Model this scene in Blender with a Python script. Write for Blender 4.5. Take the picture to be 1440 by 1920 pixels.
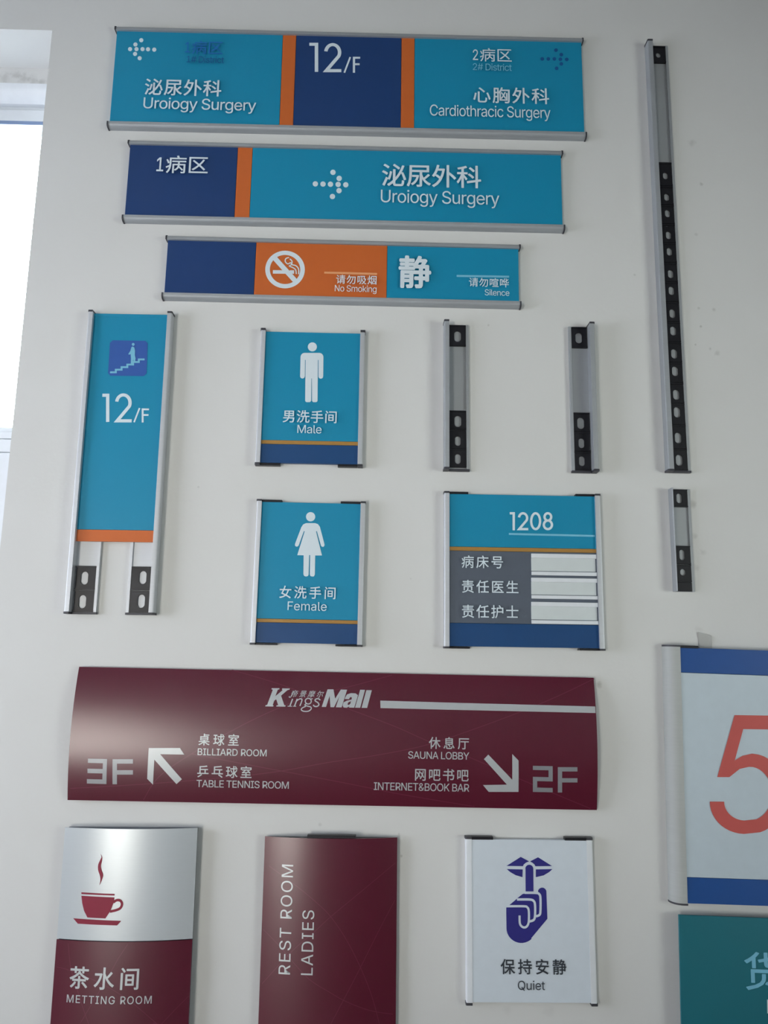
import bpy, bmesh, math, random
from mathutils import Vector, Matrix
random.seed(7)
SC = bpy.context.scene
COL = SC.collection
for o in list(bpy.data.objects):
    bpy.data.objects.remove(o)

# ------------------------------------------------------------------ camera
FOC = 1500.0                       # focal length in pixels of the 1440x1920 frame
DIST = 1.5                         # lens to wall, metres (wall surface is y = 0)
EYE = 1.45                         # lens height above the floor
PITCH, ROLL, YAW = math.radians(10.163), math.radians(0.886), math.radians(0.867)
cp, sp = math.cos(PITCH), math.sin(PITCH)
FWD = Vector((math.sin(YAW) * cp, math.cos(YAW) * cp, sp))
rt = Vector((math.cos(YAW), -math.sin(YAW), 0))
up = rt.cross(FWD)
RIGHT = rt * math.cos(ROLL) + up * math.sin(ROLL)
UP = up * math.cos(ROLL) - rt * math.sin(ROLL)
cam_d = bpy.data.cameras.new('camera')
cam_d.sensor_fit = 'VERTICAL'
cam_d.sensor_height = 24.0
cam_d.lens = 24.0 * FOC / 1920.0
cam_d.clip_start = 0.01
cam = bpy.data.objects.new('camera', cam_d)
M = Matrix.Identity(4)
for i in range(3):
    M[i][0], M[i][1], M[i][2] = RIGHT[i], UP[i], -FWD[i]
M.translation = Vector((0, -DIST, EYE))
cam.matrix_world = M
COL.objects.link(cam)
SC.camera = cam

# ------------------------------------------------------------------ world, lights, exposure
SC.view_settings.view_transform = 'Standard'
SC.view_settings.look = 'None'
SC.view_settings.gamma = 1.0
SC.view_settings.use_curve_mapping = False
SC.view_settings.exposure = -0.02
wd = bpy.data.worlds.new('overcast_sky')
SC.world = wd
wd.use_nodes = True
bg = wd.node_tree.nodes['Background']
bg.inputs[0].default_value = (0.76, 0.90, 1.0, 1)
bg.inputs[1].default_value = 40.0

X0, X1, Y0, ZC = -2.5, 3.0, -3.6, 3.15     # room: left, right, back, ceiling
def daylight_lamp(name, loc, target, sx, sy, power, color):
    d = bpy.data.lights.new(name, 'AREA')
    d.shape = 'RECTANGLE'; d.size = sx; d.size_y = sy
    d.energy = power; d.color = color
    o = bpy.data.objects.new(name, d)
    o.location = loc
    o.rotation_euler = (Vector(target) - Vector(loc)).to_track_quat('-Z', 'Y').to_euler()
    COL.objects.link(o)
    return o
# added area lamps stand in for daylight, one in each closed-off window recess
daylight_lamp('daylight_lamp_left', (X0 - 0.02, -0.95, 1.5), (0, -0.95, 1.5), 1.1, 1.4, 45, (0.84, 0.89, 1.04))
daylight_lamp('daylight_lamp_back', (-1.72, Y0 - 0.02, 0.95), (-0.25, 0, 1.7), 0.85, 1.5, 6.4, (1.0, 0.96, 0.88)).data.spread = 0.95
daylight_lamp('daylight_lamp_right', (X1 + 0.02, -1.9, 1.4), (0.7, 0, 1.85), 1.7, 1.4, 7.8, (0.93, 1.0, 0.95)).data.spread = 1.0

# ------------------------------------------------------------------ materials
def lin(c):
    return tuple(((v / 255) / 12.92 if v / 255 <= 0.04045 else (((v / 255) + 0.055) / 1.055) ** 2.4) for v in c)
MATS = {}
def mat(name, rgb, rough=0.5, metal=0.0, spec=0.5, var=0.04, scale=60.0, bump=0.0, stretch=None, coat=0.0):
    m = bpy.data.materials.new(name)
    m.use_nodes = True
    nt = m.node_tree
    b = nt.nodes['Principled BSDF']
    tc = nt.nodes.new('ShaderNodeTexCoord')
    mp = nt.nodes.new('ShaderNodeMapping')
    if stretch:
        mp.inputs['Scale'].default_value = stretch
    nz = nt.nodes.new('ShaderNodeTexNoise')
    nz.inputs['Scale'].default_value = scale
    nz.inputs['Detail'].default_value = 3
    nt.links.new(tc.outputs['Object'], mp.inputs[0])
    nt.links.new(mp.outputs[0], nz.inputs['Vector'])
    mx = nt.nodes.new('ShaderNodeMix')
    mx.data_type = 'RGBA'
    base = lin(rgb)
    mx.inputs['A'].default_value = tuple(v * (1 - var) for v in base) + (1,)
    mx.inputs['B'].default_value = tuple(min(1, v * (1 + var)) for v in base) + (1,)
    nt.links.new(nz.outputs['Fac'], mx.inputs['Factor'])
    nt.links.new(mx.outputs['Result'], b.inputs['Base Color'])
    b.inputs['Roughness'].default_value = rough
    b.inputs['Metallic'].default_value = metal
    b.inputs['Specular IOR Level'].default_value = spec
    b.inputs['Coat Weight'].default_value = coat
    b.inputs['Coat Roughness'].default_value = 0.27
    if bump:
        bp = nt.nodes.new('ShaderNodeBump')
        bp.inputs['Strength'].default_value = bump
        bp.inputs['Distance'].default_value = 0.0005
        nt.links.new(nz.outputs['Fac'], bp.inputs['Height'])
        nt.links.new(bp.outputs[0], b.inputs['Normal'])
    MATS[name] = m
    return m
mat('sky_blue', (16, 133, 168), 0.45, bump=0.06, scale=500, spec=0.35)
mat('navy', (24, 57, 108), 0.42, spec=0.4)
mat('royal_navy', (24, 68, 116), 0.42, spec=0.4)
mat('cobalt', (24, 74, 140), 0.42, spec=0.4)
mat('orange', (196, 98, 40), 0.42, spec=0.4)
mat('gold', (164, 122, 60), 0.45, spec=0.4)
mat('print_white', (214, 226, 232), 0.5, spec=0.3)
mat('print_pale_blue', (120, 186, 210), 0.5, spec=0.3)
mat('print_pale_orange', (226, 160, 112), 0.5, spec=0.3)
mat('print_blue', (30, 104, 176), 0.5, spec=0.3)
mat('print_deep_blue', (22, 84, 140), 0.5, spec=0.3)
mat('picto_navy', (50, 88, 160), 0.5, spec=0.3)
mat('aluminium', (198, 201, 205), 0.5, metal=0.45, var=0.05, scale=30, stretch=(1, 1, 30))
mat('raw_aluminium', (166, 170, 173), 0.55, metal=0.4, var=0.05, scale=30, stretch=(1, 1, 30))
mat('satin_grey', (176, 179, 176), 0.6, metal=0.1, var=0.06, scale=25, stretch=(1, 1, 20))
mat('silver_plate', (192, 198, 201), 0.30, metal=0.18, var=0.03, scale=40, stretch=(1, 1, 12))
mat('channel_back', (190, 194, 194), 0.6, metal=0.3)
mat('black_plastic', (24, 24, 30), 0.42, spec=0.45)
mat('cap_grey', (58, 58, 64), 0.5)
mat('slate_grey', (84, 92, 104), 0.5)
mat('insert_white', (205, 212, 212), 0.5)
mat('maroon', (84, 8, 35), 0.36, metal=0.0, spec=0.3, var=0.03, coat=0.85)
mat('maroon_line', (102, 32, 56), 0.36, metal=0.0, spec=0.3, coat=1.0)
mat('print_cup', (132, 30, 54), 0.5, spec=0.3)
mat('print_silver', (188, 192, 194), 0.4, metal=0.3)
mat('print_dull_silver', (150, 152, 156), 0.4, metal=0.4)
mat('white_panel', (210, 219, 227), 0.45)
mat('dull_white', (190, 203, 211), 0.5)
mat('frame_white', (222, 226, 230), 0.45)
mat('ink_blue', (36, 32, 122), 0.5)
mat('ink_dark', (48, 54, 62), 0.5)
mat('red', (190, 78, 72), 0.5)
mat('teal', (10, 104, 116), 0.5, bump=0.06, scale=500)
mat('tape_grey', (176, 176, 172), 0.6)
mat('window_white', (232, 236, 240), 0.4)
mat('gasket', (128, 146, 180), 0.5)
mat('floor_tile', (120, 117, 112), 0.35, scale=3)
mat('ceiling_paint', (150, 151, 150), 0.8)
mat('room_paint', (160, 160, 158), 0.8)

# plaster wall: slight mottling, a few scuffs and smudges of their own shape
def wall_material(spots):
    m = bpy.data.materials.new('plaster')
    m.use_nodes = True
    nt = m.node_tree
    b = nt.nodes['Principled BSDF']
    b.inputs['Roughness'].default_value = 0.75
    b.inputs['Specular IOR Level'].default_value = 0.25
    geo = nt.nodes.new('ShaderNodeNewGeometry')
    nz = nt.nodes.new('ShaderNodeTexNoise')
    nz.inputs['Scale'].default_value = 5
    nz.inputs['Detail'].default_value = 5
    nt.links.new(geo.outputs['Position'], nz.inputs['Vector'])
    mx = nt.nodes.new('ShaderNodeMix'); mx.data_type = 'RGBA'
    mx.inputs['A'].default_value = lin((211, 211, 208)) + (1,)
    mx.inputs['B'].default_value = lin((217, 217, 215)) + (1,)
    nt.links.new(nz.outputs['Fac'], mx.inputs['Factor'])
    n2 = nt.nodes.new('ShaderNodeTexNoise')
    n2.inputs['Scale'].default_value = 90
    n2.inputs['Detail'].default_value = 3
    nt.links.new(geo.outputs['Position'], n2.inputs['Vector'])
    last = mx.outputs['Result']
    for (x, z, r, a, *deep) in spots:
        d = nt.nodes.new('ShaderNodeVectorMath'); d.operation = 'DISTANCE'
        d.inputs[1].default_value = (x, deep[0] if deep else 0, z)
        nt.links.new(geo.outputs['Position'], d.inputs[0])
        ad = nt.nodes.new('ShaderNodeMath'); ad.operation = 'MULTIPLY_ADD'
        ad.inputs[1].default_value = r * 1.6
        ad.inputs[2].default_value = -r * 0.8
        nt.links.new(n2.outputs['Fac'], ad.inputs[0])
        sm = nt.nodes.new('ShaderNodeMath'); sm.operation = 'ADD'
        nt.links.new(d.outputs['Value'], sm.inputs[0])
        nt.links.new(ad.outputs[0], sm.inputs[1])
        mr = nt.nodes.new('ShaderNodeMapRange')
        mr.interpolation_type = 'SMOOTHSTEP'
        mr.inputs['From Min'].default_value = 0
        mr.inputs['From Max'].default_value = r
        mr.inputs['To Min'].default_value = a
        mr.inputs['To Max'].default_value = 0
        nt.links.new(sm.outputs[0], mr.inputs['Value'])
        k = nt.nodes.new('ShaderNodeMix'); k.data_type = 'RGBA'
        nt.links.new(mr.outputs[0], k.inputs['Factor'])
        nt.links.new(last, k.inputs['A'])
        k.inputs['B'].default_value = lin((120, 118, 112)) + (1,)
        last = k.outputs['Result']
    nt.links.new(last, b.inputs['Base Color'])
    bp = nt.nodes.new('ShaderNodeBump')
    bp.inputs['Strength'].default_value = 0.12
    bp.inputs['Distance'].default_value = 0.002
    nt.links.new(n2.outputs['Fac'], bp.inputs['Height'])
    nt.links.new(bp.outputs[0], b.inputs['Normal'])
    return m

def glass_material():
    m = bpy.data.materials.new('window_glass')
    m.use_nodes = True
    nt = m.node_tree
    out = nt.nodes['Material Output']
    nt.nodes.remove(nt.nodes['Principled BSDF'])
    tr = nt.nodes.new('ShaderNodeBsdfTransparent')
    gl = nt.nodes.new('ShaderNodeBsdfGlossy')
    gl.inputs['Roughness'].default_value = 0.02
    fr = nt.nodes.new('ShaderNodeFresnel')
    fr.inputs['IOR'].default_value = 1.35
    mx = nt.nodes.new('ShaderNodeMixShader')
    nt.links.new(fr.outputs[0], mx.inputs[0])
    nt.links.new(tr.outputs[0], mx.inputs[1])
    nt.links.new(gl.outputs[0], mx.inputs[2])
    nt.links.new(mx.outputs[0], out.inputs['Surface'])
    return m
GLASS = glass_material()

# ------------------------------------------------------------------ mesh helpers
def link(name, me, m, parent=None, smooth=False):
    o = bpy.data.objects.new(name, me)
    if m is not None:
        me.materials.append(MATS[m] if isinstance(m, str) else m)
    COL.objects.link(o)
    if parent is not None:
        o.parent = parent
    if smooth:
        for p in me.polygons:
            p.use_smooth = True
    return o

class MB:
    """collects shapes given as (u, v, depth); depth grows out of the wall towards the room"""
    def __init__(s):
        s.v, s.f = [], []
    def add(s, vs, fs):
        n = len(s.v)
        s.v += [(a, -d, b) for a, b, d in vs]
        s.f += [tuple(i + n for i in f) for f in fs]
        return s
    def box(s, u0, u1, v0, v1, d0, d1):
        vs = [(u0, v0, d0), (u1, v0, d0), (u1, v1, d0), (u0, v1, d0), (u0, v0, d1), (u1, v0, d1), (u1, v1, d1), (u0, v1, d1)]
        return s.add(vs, [(4, 5, 6, 7), (3, 2, 1, 0), (0, 1, 5, 4), (1, 2, 6, 5), (2, 3, 7, 6), (3, 0, 4, 7)])
    def along_u(s, prof, u0, u1):          # prof: closed list of (v, d)
        n = len(prof)
        vs = [(u0, a, d) for a, d in prof] + [(u1, a, d) for a, d in prof]
        return s.add(vs, [tuple(range(n)), tuple(range(2 * n - 1, n - 1, -1))] + [(i, i + n, (i + 1) % n + n, (i + 1) % n) for i in range(n)])
    def along_v(s, prof, v0, v1):          # prof: closed list of (u, d)
        n = len(prof)
        vs = [(a, v0, d) for a, d in prof] + [(a, v1, d) for a, d in prof]
        return s.add(vs, [tuple(range(n)), tuple(range(2 * n - 1, n - 1, -1))] + [(i, i + n, (i + 1) % n + n, (i + 1) % n) for i in range(n)])
    def build(s, name, m, parent=None, bevel=0.0, smooth=False):
        me = bpy.data.meshes.new(name)
        me.from_pydata(s.v, [], s.f)
        bm = bmesh.new(); bm.from_mesh(me)
        bmesh.ops.recalc_face_normals(bm, faces=bm.faces)
        if bevel:
            es = [e for e in bm.edges if len(e.link_faces) == 2 and e.calc_face_angle(0) > 0.5]
            bmesh.ops.bevel(bm, geom=es, offset=bevel, segments=2, affect='EDGES', profile=0.5)
        bm.to_mesh(me); bm.free()
        o = link(name, me, m, parent)
        if smooth:
            for p in me.polygons:
                p.use_smooth = True
            try:
                me.set_sharp_from_angle(angle=math.radians(38))
            except Exception:
                pass
        return o

def tag(o, label, cat, group=None, kind=None):
    o['label'] = label
    o['category'] = cat
    if group: o['group'] = group
    if kind: o['kind'] = kind
    return o

def part_label(o, text):
    o['label'] = text
    return o

def on_wall(px, py, depth=0.0):
    """measured photo point -> metres on the plane `depth` in front of the wall"""
    v = FWD * FOC + RIGHT * (px - 720) - UP * (py - 960)
    t = (DIST - depth) / v.y
    return v.x * t, v.z * t + EYE

class Z:
    """a detail view of the photo used while measuring"""
    def __init__(s, ox, oy, k): s.o = (ox, oy, k)
    def __call__(s, x, y): return (s.o[0] + x / s.o[2], s.o[1] + y / s.o[2])

class Sign:
    def __init__(s, name, label, cat, corners, depth, group=None, tilt=None):
        s.d = depth
        P = [Vector(on_wall(x, y, depth)) for x, y in corners]      # TL TR BR BL
        c = (P[0] + P[1] + P[2] + P[3]) / 4
        h = (P[1] - P[0]) + (P[2] - P[3])
        w = (P[0] - P[3]) + (P[1] - P[2])
        a = math.atan2(h.y, h.x); b = math.atan2(-w.x, w.y)
        s.a = (a * h.length + b * w.length) / (h.length + w.length) if tilt is None else tilt
        s.W, s.H = h.length / 2, w.length / 2
        s.c = c
        e = bpy.data.objects.new(name, None)
        e.empty_display_size = 0.05
        e.location = (c.x, 0, c.y)
        e.rotation_euler = (0, -s.a, 0)
        COL.objects.link(e)
        tag(e, label, cat, group)
        s.root = e
    def loc(s, p, d=None):
        x, z = on_wall(p[0], p[1], s.d if d is None else d)
        q = Vector((x, z)) - s.c
        ca, sa = math.cos(s.a), math.sin(s.a)
        return (q.x * ca + q.y * sa, -q.x * sa + q.y * ca)

EPS = 0.0004
def decal(name, verts2, faces, m, parent, surf, cuts=None, lift=EPS):
    """thin print on a surface: verts2 in (u, v); surf(u, v) gives the depth; cuts = (axis, lo, hi, n) slices for curved panels"""
    me = bpy.data.meshes.new(name)
    me.from_pydata([(p[0], -(p[2] if len(p) > 2 else 0) * 0.00002, p[1]) for p in verts2], [], faces)
    bm = bmesh.new(); bm.from_mesh(me)
    if cuts:
        ax, lo, hi, n = cuts
        us = [v.co.x if ax == 0 else v.co.z for v in bm.verts]
        for i in range(1, n):
            t = lo + (hi - lo) * i / n
            if min(us) < t < max(us):
                co = (t, 0, 0) if ax == 0 else (0, 0, t)
                no = (1, 0, 0) if ax == 0 else (0, 0, 1)
                bmesh.ops.bisect_plane(bm, geom=bm.verts[:] + bm.edges[:] + bm.faces[:], plane_co=co, plane_no=no)
    for v in bm.verts:
        v.co.y -= surf(v.co.x, v.co.z) + lift
    for f in bm.faces:
        f.normal_update()
        if f.normal.y > 0:
            f.normal_flip()
    bm.to_mesh(me); bm.free()
    return link(name, me, m, parent)

def curve_mesh(cd):
    o = bpy.data.objects.new('tmp', cd)
    COL.objects.link(o)
    dg = bpy.context.evaluated_depsgraph_get()
    ev = o.evaluated_get(dg)
    me = ev.to_mesh()
    vs = [(v.co.x, v.co.y) for v in me.vertices]
    fs = [tuple(p.vertices) for p in me.polygons]
    ev.to_mesh_clear()
    bpy.data.objects.remove(o)
    return vs, fs

def fill2d(loops):
    cd = bpy.data.curves.new('tmp', 'CURVE')
    cd.dimensions = '2D'
    cd.fill_mode = 'BOTH'
    for lp in loops:
        s = cd.splines.new('POLY')
        s.points.add(len(lp) - 1)
        for p, q in zip(s.points, lp):
            p.co = (q[0], q[1], 0, 1)
        s.use_cyclic_u = True
    r = curve_mesh(cd)
    bpy.data.curves.remove(cd)
    return r

# outlines of the plain grotesque letters on the signs: advance, loops (thousandths of an em)
GL = {' ': (188, ''),
      '#': (440, '242,0 326,509 377,509 294,0|10,140 19,192 400,192 391,140|64,0 147,509 198,509 115,0|40,316 49,368 429,368 421,316'),
      '&': (448, '197,-7 173,-6 150,-2 129,4 110,12 93,22 78,34 65,47 54,62 45,78 39,96 35,114 34,133 35,149 37,163 42,177 47,189 55,201 63,213 73,224 85,235 97,245 111,256 125,267 140,279 216,335 221,339 226,343 231,347 237,352 242,357 246,363 251,369 255,375 258,382 260,389 261,397 262,405 261,417 258,427 253,437 245,445 237,452 226,457 215,460 201,461 192,460 184,459 176,456 168,453 161,449 155,444 150,438 145,431 142,424 139,416 137,408 137,399 137,389 139,380 142,372 145,363 150,355 155,346 162,337 169,327 176,317 185,307 194,296 204,284 438,0 364,0 171,231 121,293 111,306 102,319 94,331 87,344 82,357 78,370 76,384 75,398 76,415 79,430 84,445 91,458 99,470 109,481 121,491 134,499 149,505 165,510 182,513 200,513 218,513 235,510 251,505 266,499 279,491 290,482 300,471 308,459 315,447 320,433 323,419 324,404 323,393 322,382 319,372 315,362 310,352 305,342 299,333 291,325 283,317 275,308 266,301 256,293 154,217 140,206 128,195 118,185 110,174 104,164 100,154 98,143 97,131 98,119 100,108 104,97 109,87 116,78 124,70 133,63 143,57 154,53 166,49 179,47 193,46 208,47 223,50 237,54 251,59 265,66 278,75 290,84 301,95 312,108 321,121 329,136 336,151 342,168 346,186 348,205 349,224 408,224 407,201 405,180 401,161 397,144 391,128 385,115 378,103 371,92 364,83 357,75 351,68 345,62 333,47 320,34 305,23 289,14 271,7 252,1 234,-3 215,-6'),
      '1': (453, '76,0 76,55 391,55 391,0|276,509 276,0 212,0 212,448 209,448 86,358 86,427 198,509'),
      '2': (453, '64,0 64,47 234,229 248,243 261,257 272,270 282,282 291,294 299,305 305,316 311,327 315,337 318,348 320,360 320,371 319,385 317,397 313,408 308,419 301,428 293,436 283,443 273,449 262,454 250,457 237,459 224,460 209,459 196,457 184,453 172,447 162,441 153,433 145,424 139,413 134,402 130,390 128,376 127,362 66,362 67,384 71,405 77,424 86,442 98,459 111,473 126,486 143,496 162,505 182,511 203,514 225,516 247,514 268,511 288,505 306,497 323,486 337,474 350,461 361,445 370,428 376,411 380,392 381,372 380,358 378,345 375,331 371,318 365,304 357,290 347,275 336,259 322,241 306,223 288,202 267,180 153,60 153,57 389,57 389,0'),
      'A': (480, '16,0 201,509 276,509 463,0 395,0 287,302 282,317 276,334 270,352 264,372 257,394 250,420 241,447 232,478 245,478 236,447 228,419 220,393 213,371 206,351 201,333 195,317 191,302 85,0|110,142 110,199 370,199 370,142'),
      'B': (456, '60,0 60,509 241,509 266,508 289,504 310,499 329,491 345,481 359,469 371,456 381,442 388,426 394,410 397,392 398,374 397,358 395,344 392,331 387,320 380,310 373,301 365,293 356,286 347,280 336,275 326,270 315,267 315,262 327,261 339,257 351,252 363,245 374,237 385,227 394,216 402,203 409,189 414,173 417,155 418,136 417,117 413,100 408,83 400,67 390,52 377,39 362,28 344,18 324,10 301,4 275,1 247,0|125,57 245,57 272,58 296,63 315,70 330,80 341,92 349,105 354,120 355,137 355,149 352,161 348,173 342,184 335,194 327,203 317,211 306,218 293,224 279,228 264,230 248,231 125,231|125,285 238,285 252,286 265,288 277,291 288,296 299,302 308,309 316,317 323,326 329,337 333,348 335,359 336,372 334,388 330,403 323,417 313,429 299,439 283,446 263,450 240,452 125,452'),
      'C': (510, '267,-7 235,-5 205,1 177,11 150,25 126,42 104,63 86,88 70,115 57,146 48,179 42,215 40,254 42,293 48,329 57,362 70,393 86,421 104,445 126,466 150,484 177,498 205,508 235,514 267,516 286,515 305,513 323,509 340,504 357,498 373,490 388,481 402,471 415,460 427,447 438,433 448,418 456,402 463,385 469,367 473,348 408,348 405,361 401,373 395,384 389,395 382,404 375,413 366,421 357,428 348,435 337,440 327,445 315,449 304,452 292,454 280,455 267,456 245,454 223,450 203,443 184,432 166,419 150,403 137,385 125,364 116,340 109,314 105,285 103,254 105,223 109,194 116,168 125,145 137,123 151,105 166,89 184,76 203,66 223,59 245,54 267,53 280,53 292,55 304,57 315,60 327,64 337,69 348,74 357,81 366,88 375,96 382,105 389,114 395,125 401,136 405,148 408,160 473,160 469,142 463,124 457,107 448,91 438,76 428,62 416,49 402,38 388,28 373,19 357,11 341,5 323,0 305,-4 286,-6'),
      'D': (502, '219,0 96,0 96,57 215,57 244,58 272,63 296,70 318,81 337,94 354,110 368,128 379,149 388,172 394,198 398,226 399,255 398,285 394,312 388,337 379,361 368,381 354,399 338,415 320,428 299,438 275,446 249,450 221,452 93,452 93,509 225,509 261,507 294,501 325,492 353,478 377,461 399,441 418,418 433,391 446,361 455,329 460,293 462,255 460,217 455,181 446,149 433,119 417,92 398,68 376,48 351,31 322,17 291,8 256,2|125,509 125,0 60,0 60,509'),
      'E': (419, '60,0 60,509 372,509 372,452 125,452 125,286 355,286 355,229 125,229 125,57 375,57 375,0'),
      'F': (410, '60,0 60,509 369,509 369,452 125,452 125,278 346,278 346,221 125,221 125,0'),
      'G': (520, '269,-7 236,-5 205,1 176,11 149,25 125,43 104,64 85,88 69,116 57,146 47,179 42,215 40,254 42,293 47,329 57,362 69,393 85,421 103,445 125,466 149,484 175,498 203,508 233,514 265,516 285,515 304,513 322,509 340,504 358,497 374,489 389,480 403,469 416,458 429,445 439,431 449,416 458,401 465,384 470,367 474,349 408,349 404,361 399,372 393,383 387,393 380,403 373,411 365,420 356,427 347,434 337,439 326,444 315,448 304,452 291,454 279,455 265,456 243,454 222,450 202,443 183,432 166,419 150,404 137,385 125,364 116,340 109,314 105,285 103,254 105,223 109,194 116,168 125,145 137,124 151,105 166,90 184,76 203,66 224,59 246,54 269,53 290,54 309,57 328,63 345,71 360,81 374,93 386,107 396,123 404,141 410,160 414,180 415,202 434,199 283,199 283,256 478,256 478,200 476,170 471,141 463,115 451,91 436,69 419,50 399,33 377,19 352,8 326,0 298,-5'),
      'I': (300, '31,0 31,57 118,57 118,452 31,452 31,509 269,509 269,452 183,452 183,57 269,57 269,0'),
      'K': (467, '104,145 104,216 113,228 122,239 130,250 139,261 148,272 157,282 165,293 174,303 184,314 193,324 202,334 212,344 364,509 448,509 231,276 228,276|60,0 60,509 125,509 125,334 124,225 125,193 125,0|372,0 188,259 228,309 449,0'),
      'L': (393, '60,0 60,509 125,509 125,57 361,57 361,0'),
      'M': (628, '60,0 60,509 152,509 277,187 287,159 299,123 311,84 322,49 307,49 318,83 330,121 342,158 352,187 476,509 568,509 568,0 504,0 504,291 504,327 505,369 506,413 507,457 513,457 509,445 505,433 502,421 498,409 482,363 467,322 456,291 342,0 286,0 170,291 159,321 145,361 129,408 112,457 119,457 120,416 121,372 122,328 122,291 122,0'),
      'N': (523, '60,0 60,509 136,509 343,183 347,176 352,169 357,160 363,151 369,141 375,130 381,119 388,107 394,94 401,82 407,68 414,55 405,54 403,68 402,81 401,95 401,108 400,121 400,134 399,146 399,157 399,195 399,509 463,509 463,0 387,0 202,290 177,331 171,342 164,354 156,367 148,381 108,452 119,454 122,384 124,328 125,291 125,0'),
      'O': (533, '267,-7 235,-5 205,1 177,11 150,25 126,42 105,63 86,88 70,115 57,146 48,179 42,215 40,254 42,293 48,329 57,362 70,393 86,421 105,445 126,466 150,484 177,498 205,508 235,514 267,516 299,514 329,508 357,498 384,484 408,466 429,445 448,421 464,393 477,362 486,329 491,293 493,254 491,215 486,179 477,146 464,115 448,88 429,63 408,42 384,25 357,11 329,1 299,-5|267,53 289,54 310,59 330,66 349,76 367,89 383,105 396,123 408,144 418,168 425,194 429,223 430,254 429,286 425,314 418,341 408,365 396,386 383,404 367,420 349,433 330,443 310,450 289,454 267,456 245,454 223,450 203,443 184,433 167,420 151,404 137,385 125,364 116,340 109,314 105,285 103,254 105,223 109,194 116,168 125,144 137,123 151,105 167,89 184,76 203,66 223,59 245,54'),
      'Q': (533, '245,159 313,159 369,85 384,65 468,-48 401,-48 346,27 331,46|267,-7 235,-5 205,1 177,11 150,25 126,42 105,63 86,88 70,115 57,146 48,179 42,215 40,254 42,293 48,329 57,362 70,393 86,421 105,445 126,466 150,484 177,498 205,508 235,514 267,516 299,514 329,508 357,498 384,484 408,466 429,445 448,421 464,393 477,362 486,329 491,293 493,254 491,215 486,179 477,146 464,115 448,88 429,63 408,42 384,25 357,11 329,1 299,-5|267,53 289,54 310,59 330,66 349,76 367,89 383,105 396,123 408,144 418,168 425,194 429,223 430,254 429,286 425,314 418,341 408,365 396,386 383,404 367,420 349,433 330,443 310,450 289,454 267,456 245,454 223,450 203,443 184,433 167,420 151,404 137,385 125,364 116,340 109,314 105,285 103,254 105,223 109,194 116,168 125,144 137,123 151,105 167,89 184,76 203,66 223,59 245,54'),
      'R': (449, '60,0 60,509 236,509 264,507 290,504 313,497 333,489 351,478 367,465 380,450 390,433 399,415 405,395 408,374 409,352 408,330 405,309 399,290 390,271 380,255 367,240 351,228 333,217 312,209 289,203 264,199 236,198 96,198 96,255 234,255 252,256 269,258 284,262 298,267 309,273 319,281 327,290 334,300 339,312 342,324 344,338 345,352 344,367 342,380 339,393 334,405 327,415 319,425 309,433 298,440 284,445 269,449 252,451 233,452 125,452 125,0|353,0 230,229 303,229 428,0'),
      'S': (447, '224,-9 197,-8 172,-4 149,1 128,9 108,19 91,31 76,45 64,60 54,77 46,96 41,115 38,137 104,137 107,123 110,110 116,98 123,88 132,79 142,71 154,64 166,59 180,55 194,52 209,50 224,49 241,50 257,52 272,55 286,60 299,66 311,74 321,82 329,92 336,102 341,114 345,126 346,139 345,151 342,161 338,171 332,179 325,186 316,193 307,199 296,205 284,209 272,214 259,218 245,222 184,239 154,249 128,260 105,274 86,289 71,307 60,326 54,348 52,372 53,393 58,413 65,431 75,448 87,463 102,476 119,488 138,498 158,506 180,511 203,514 227,516 252,514 275,511 296,505 316,498 334,488 351,476 365,463 377,449 387,433 394,415 399,397 401,378 337,378 334,396 326,412 316,426 302,437 286,447 267,453 247,457 225,459 209,458 194,456 180,452 167,448 156,442 145,435 136,427 129,418 123,409 118,398 116,387 115,376 116,363 119,352 124,342 131,334 139,326 148,319 158,313 169,308 180,304 191,300 202,296 212,293 264,279 276,276 287,272 299,268 312,264 324,258 336,252 347,245 359,238 369,229 379,220 387,209 395,198 401,185 405,171 407,155 408,139 407,118 403,99 396,81 386,64 374,48 360,34 343,21 323,11 302,2 278,-4 252,-8'),
      'T': (449, '32,452 32,509 417,509 417,452 257,452 257,0 193,0 193,452'),
      'U': (517, '259,-8 230,-7 203,-2 177,5 154,15 133,28 114,43 98,60 85,80 74,101 66,124 62,148 60,173 60,509 124,509 124,178 125,160 128,144 133,128 141,113 150,99 160,87 173,77 187,68 203,61 220,56 239,53 259,52 279,53 298,56 315,61 331,68 345,77 357,87 368,99 377,113 384,128 389,144 392,160 393,178 393,509 457,509 457,173 456,148 451,124 443,101 433,80 419,60 403,43 384,28 363,15 340,5 315,-2 288,-7'),
      'Y': (472, '203,0 203,208 16,509 91,509 192,344 200,331 208,318 215,305 222,292 229,279 236,264 243,248 250,230 224,230 231,248 237,265 244,280 251,293 258,306 265,318 273,331 280,344 381,509 455,509 268,208 268,0'),
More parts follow.
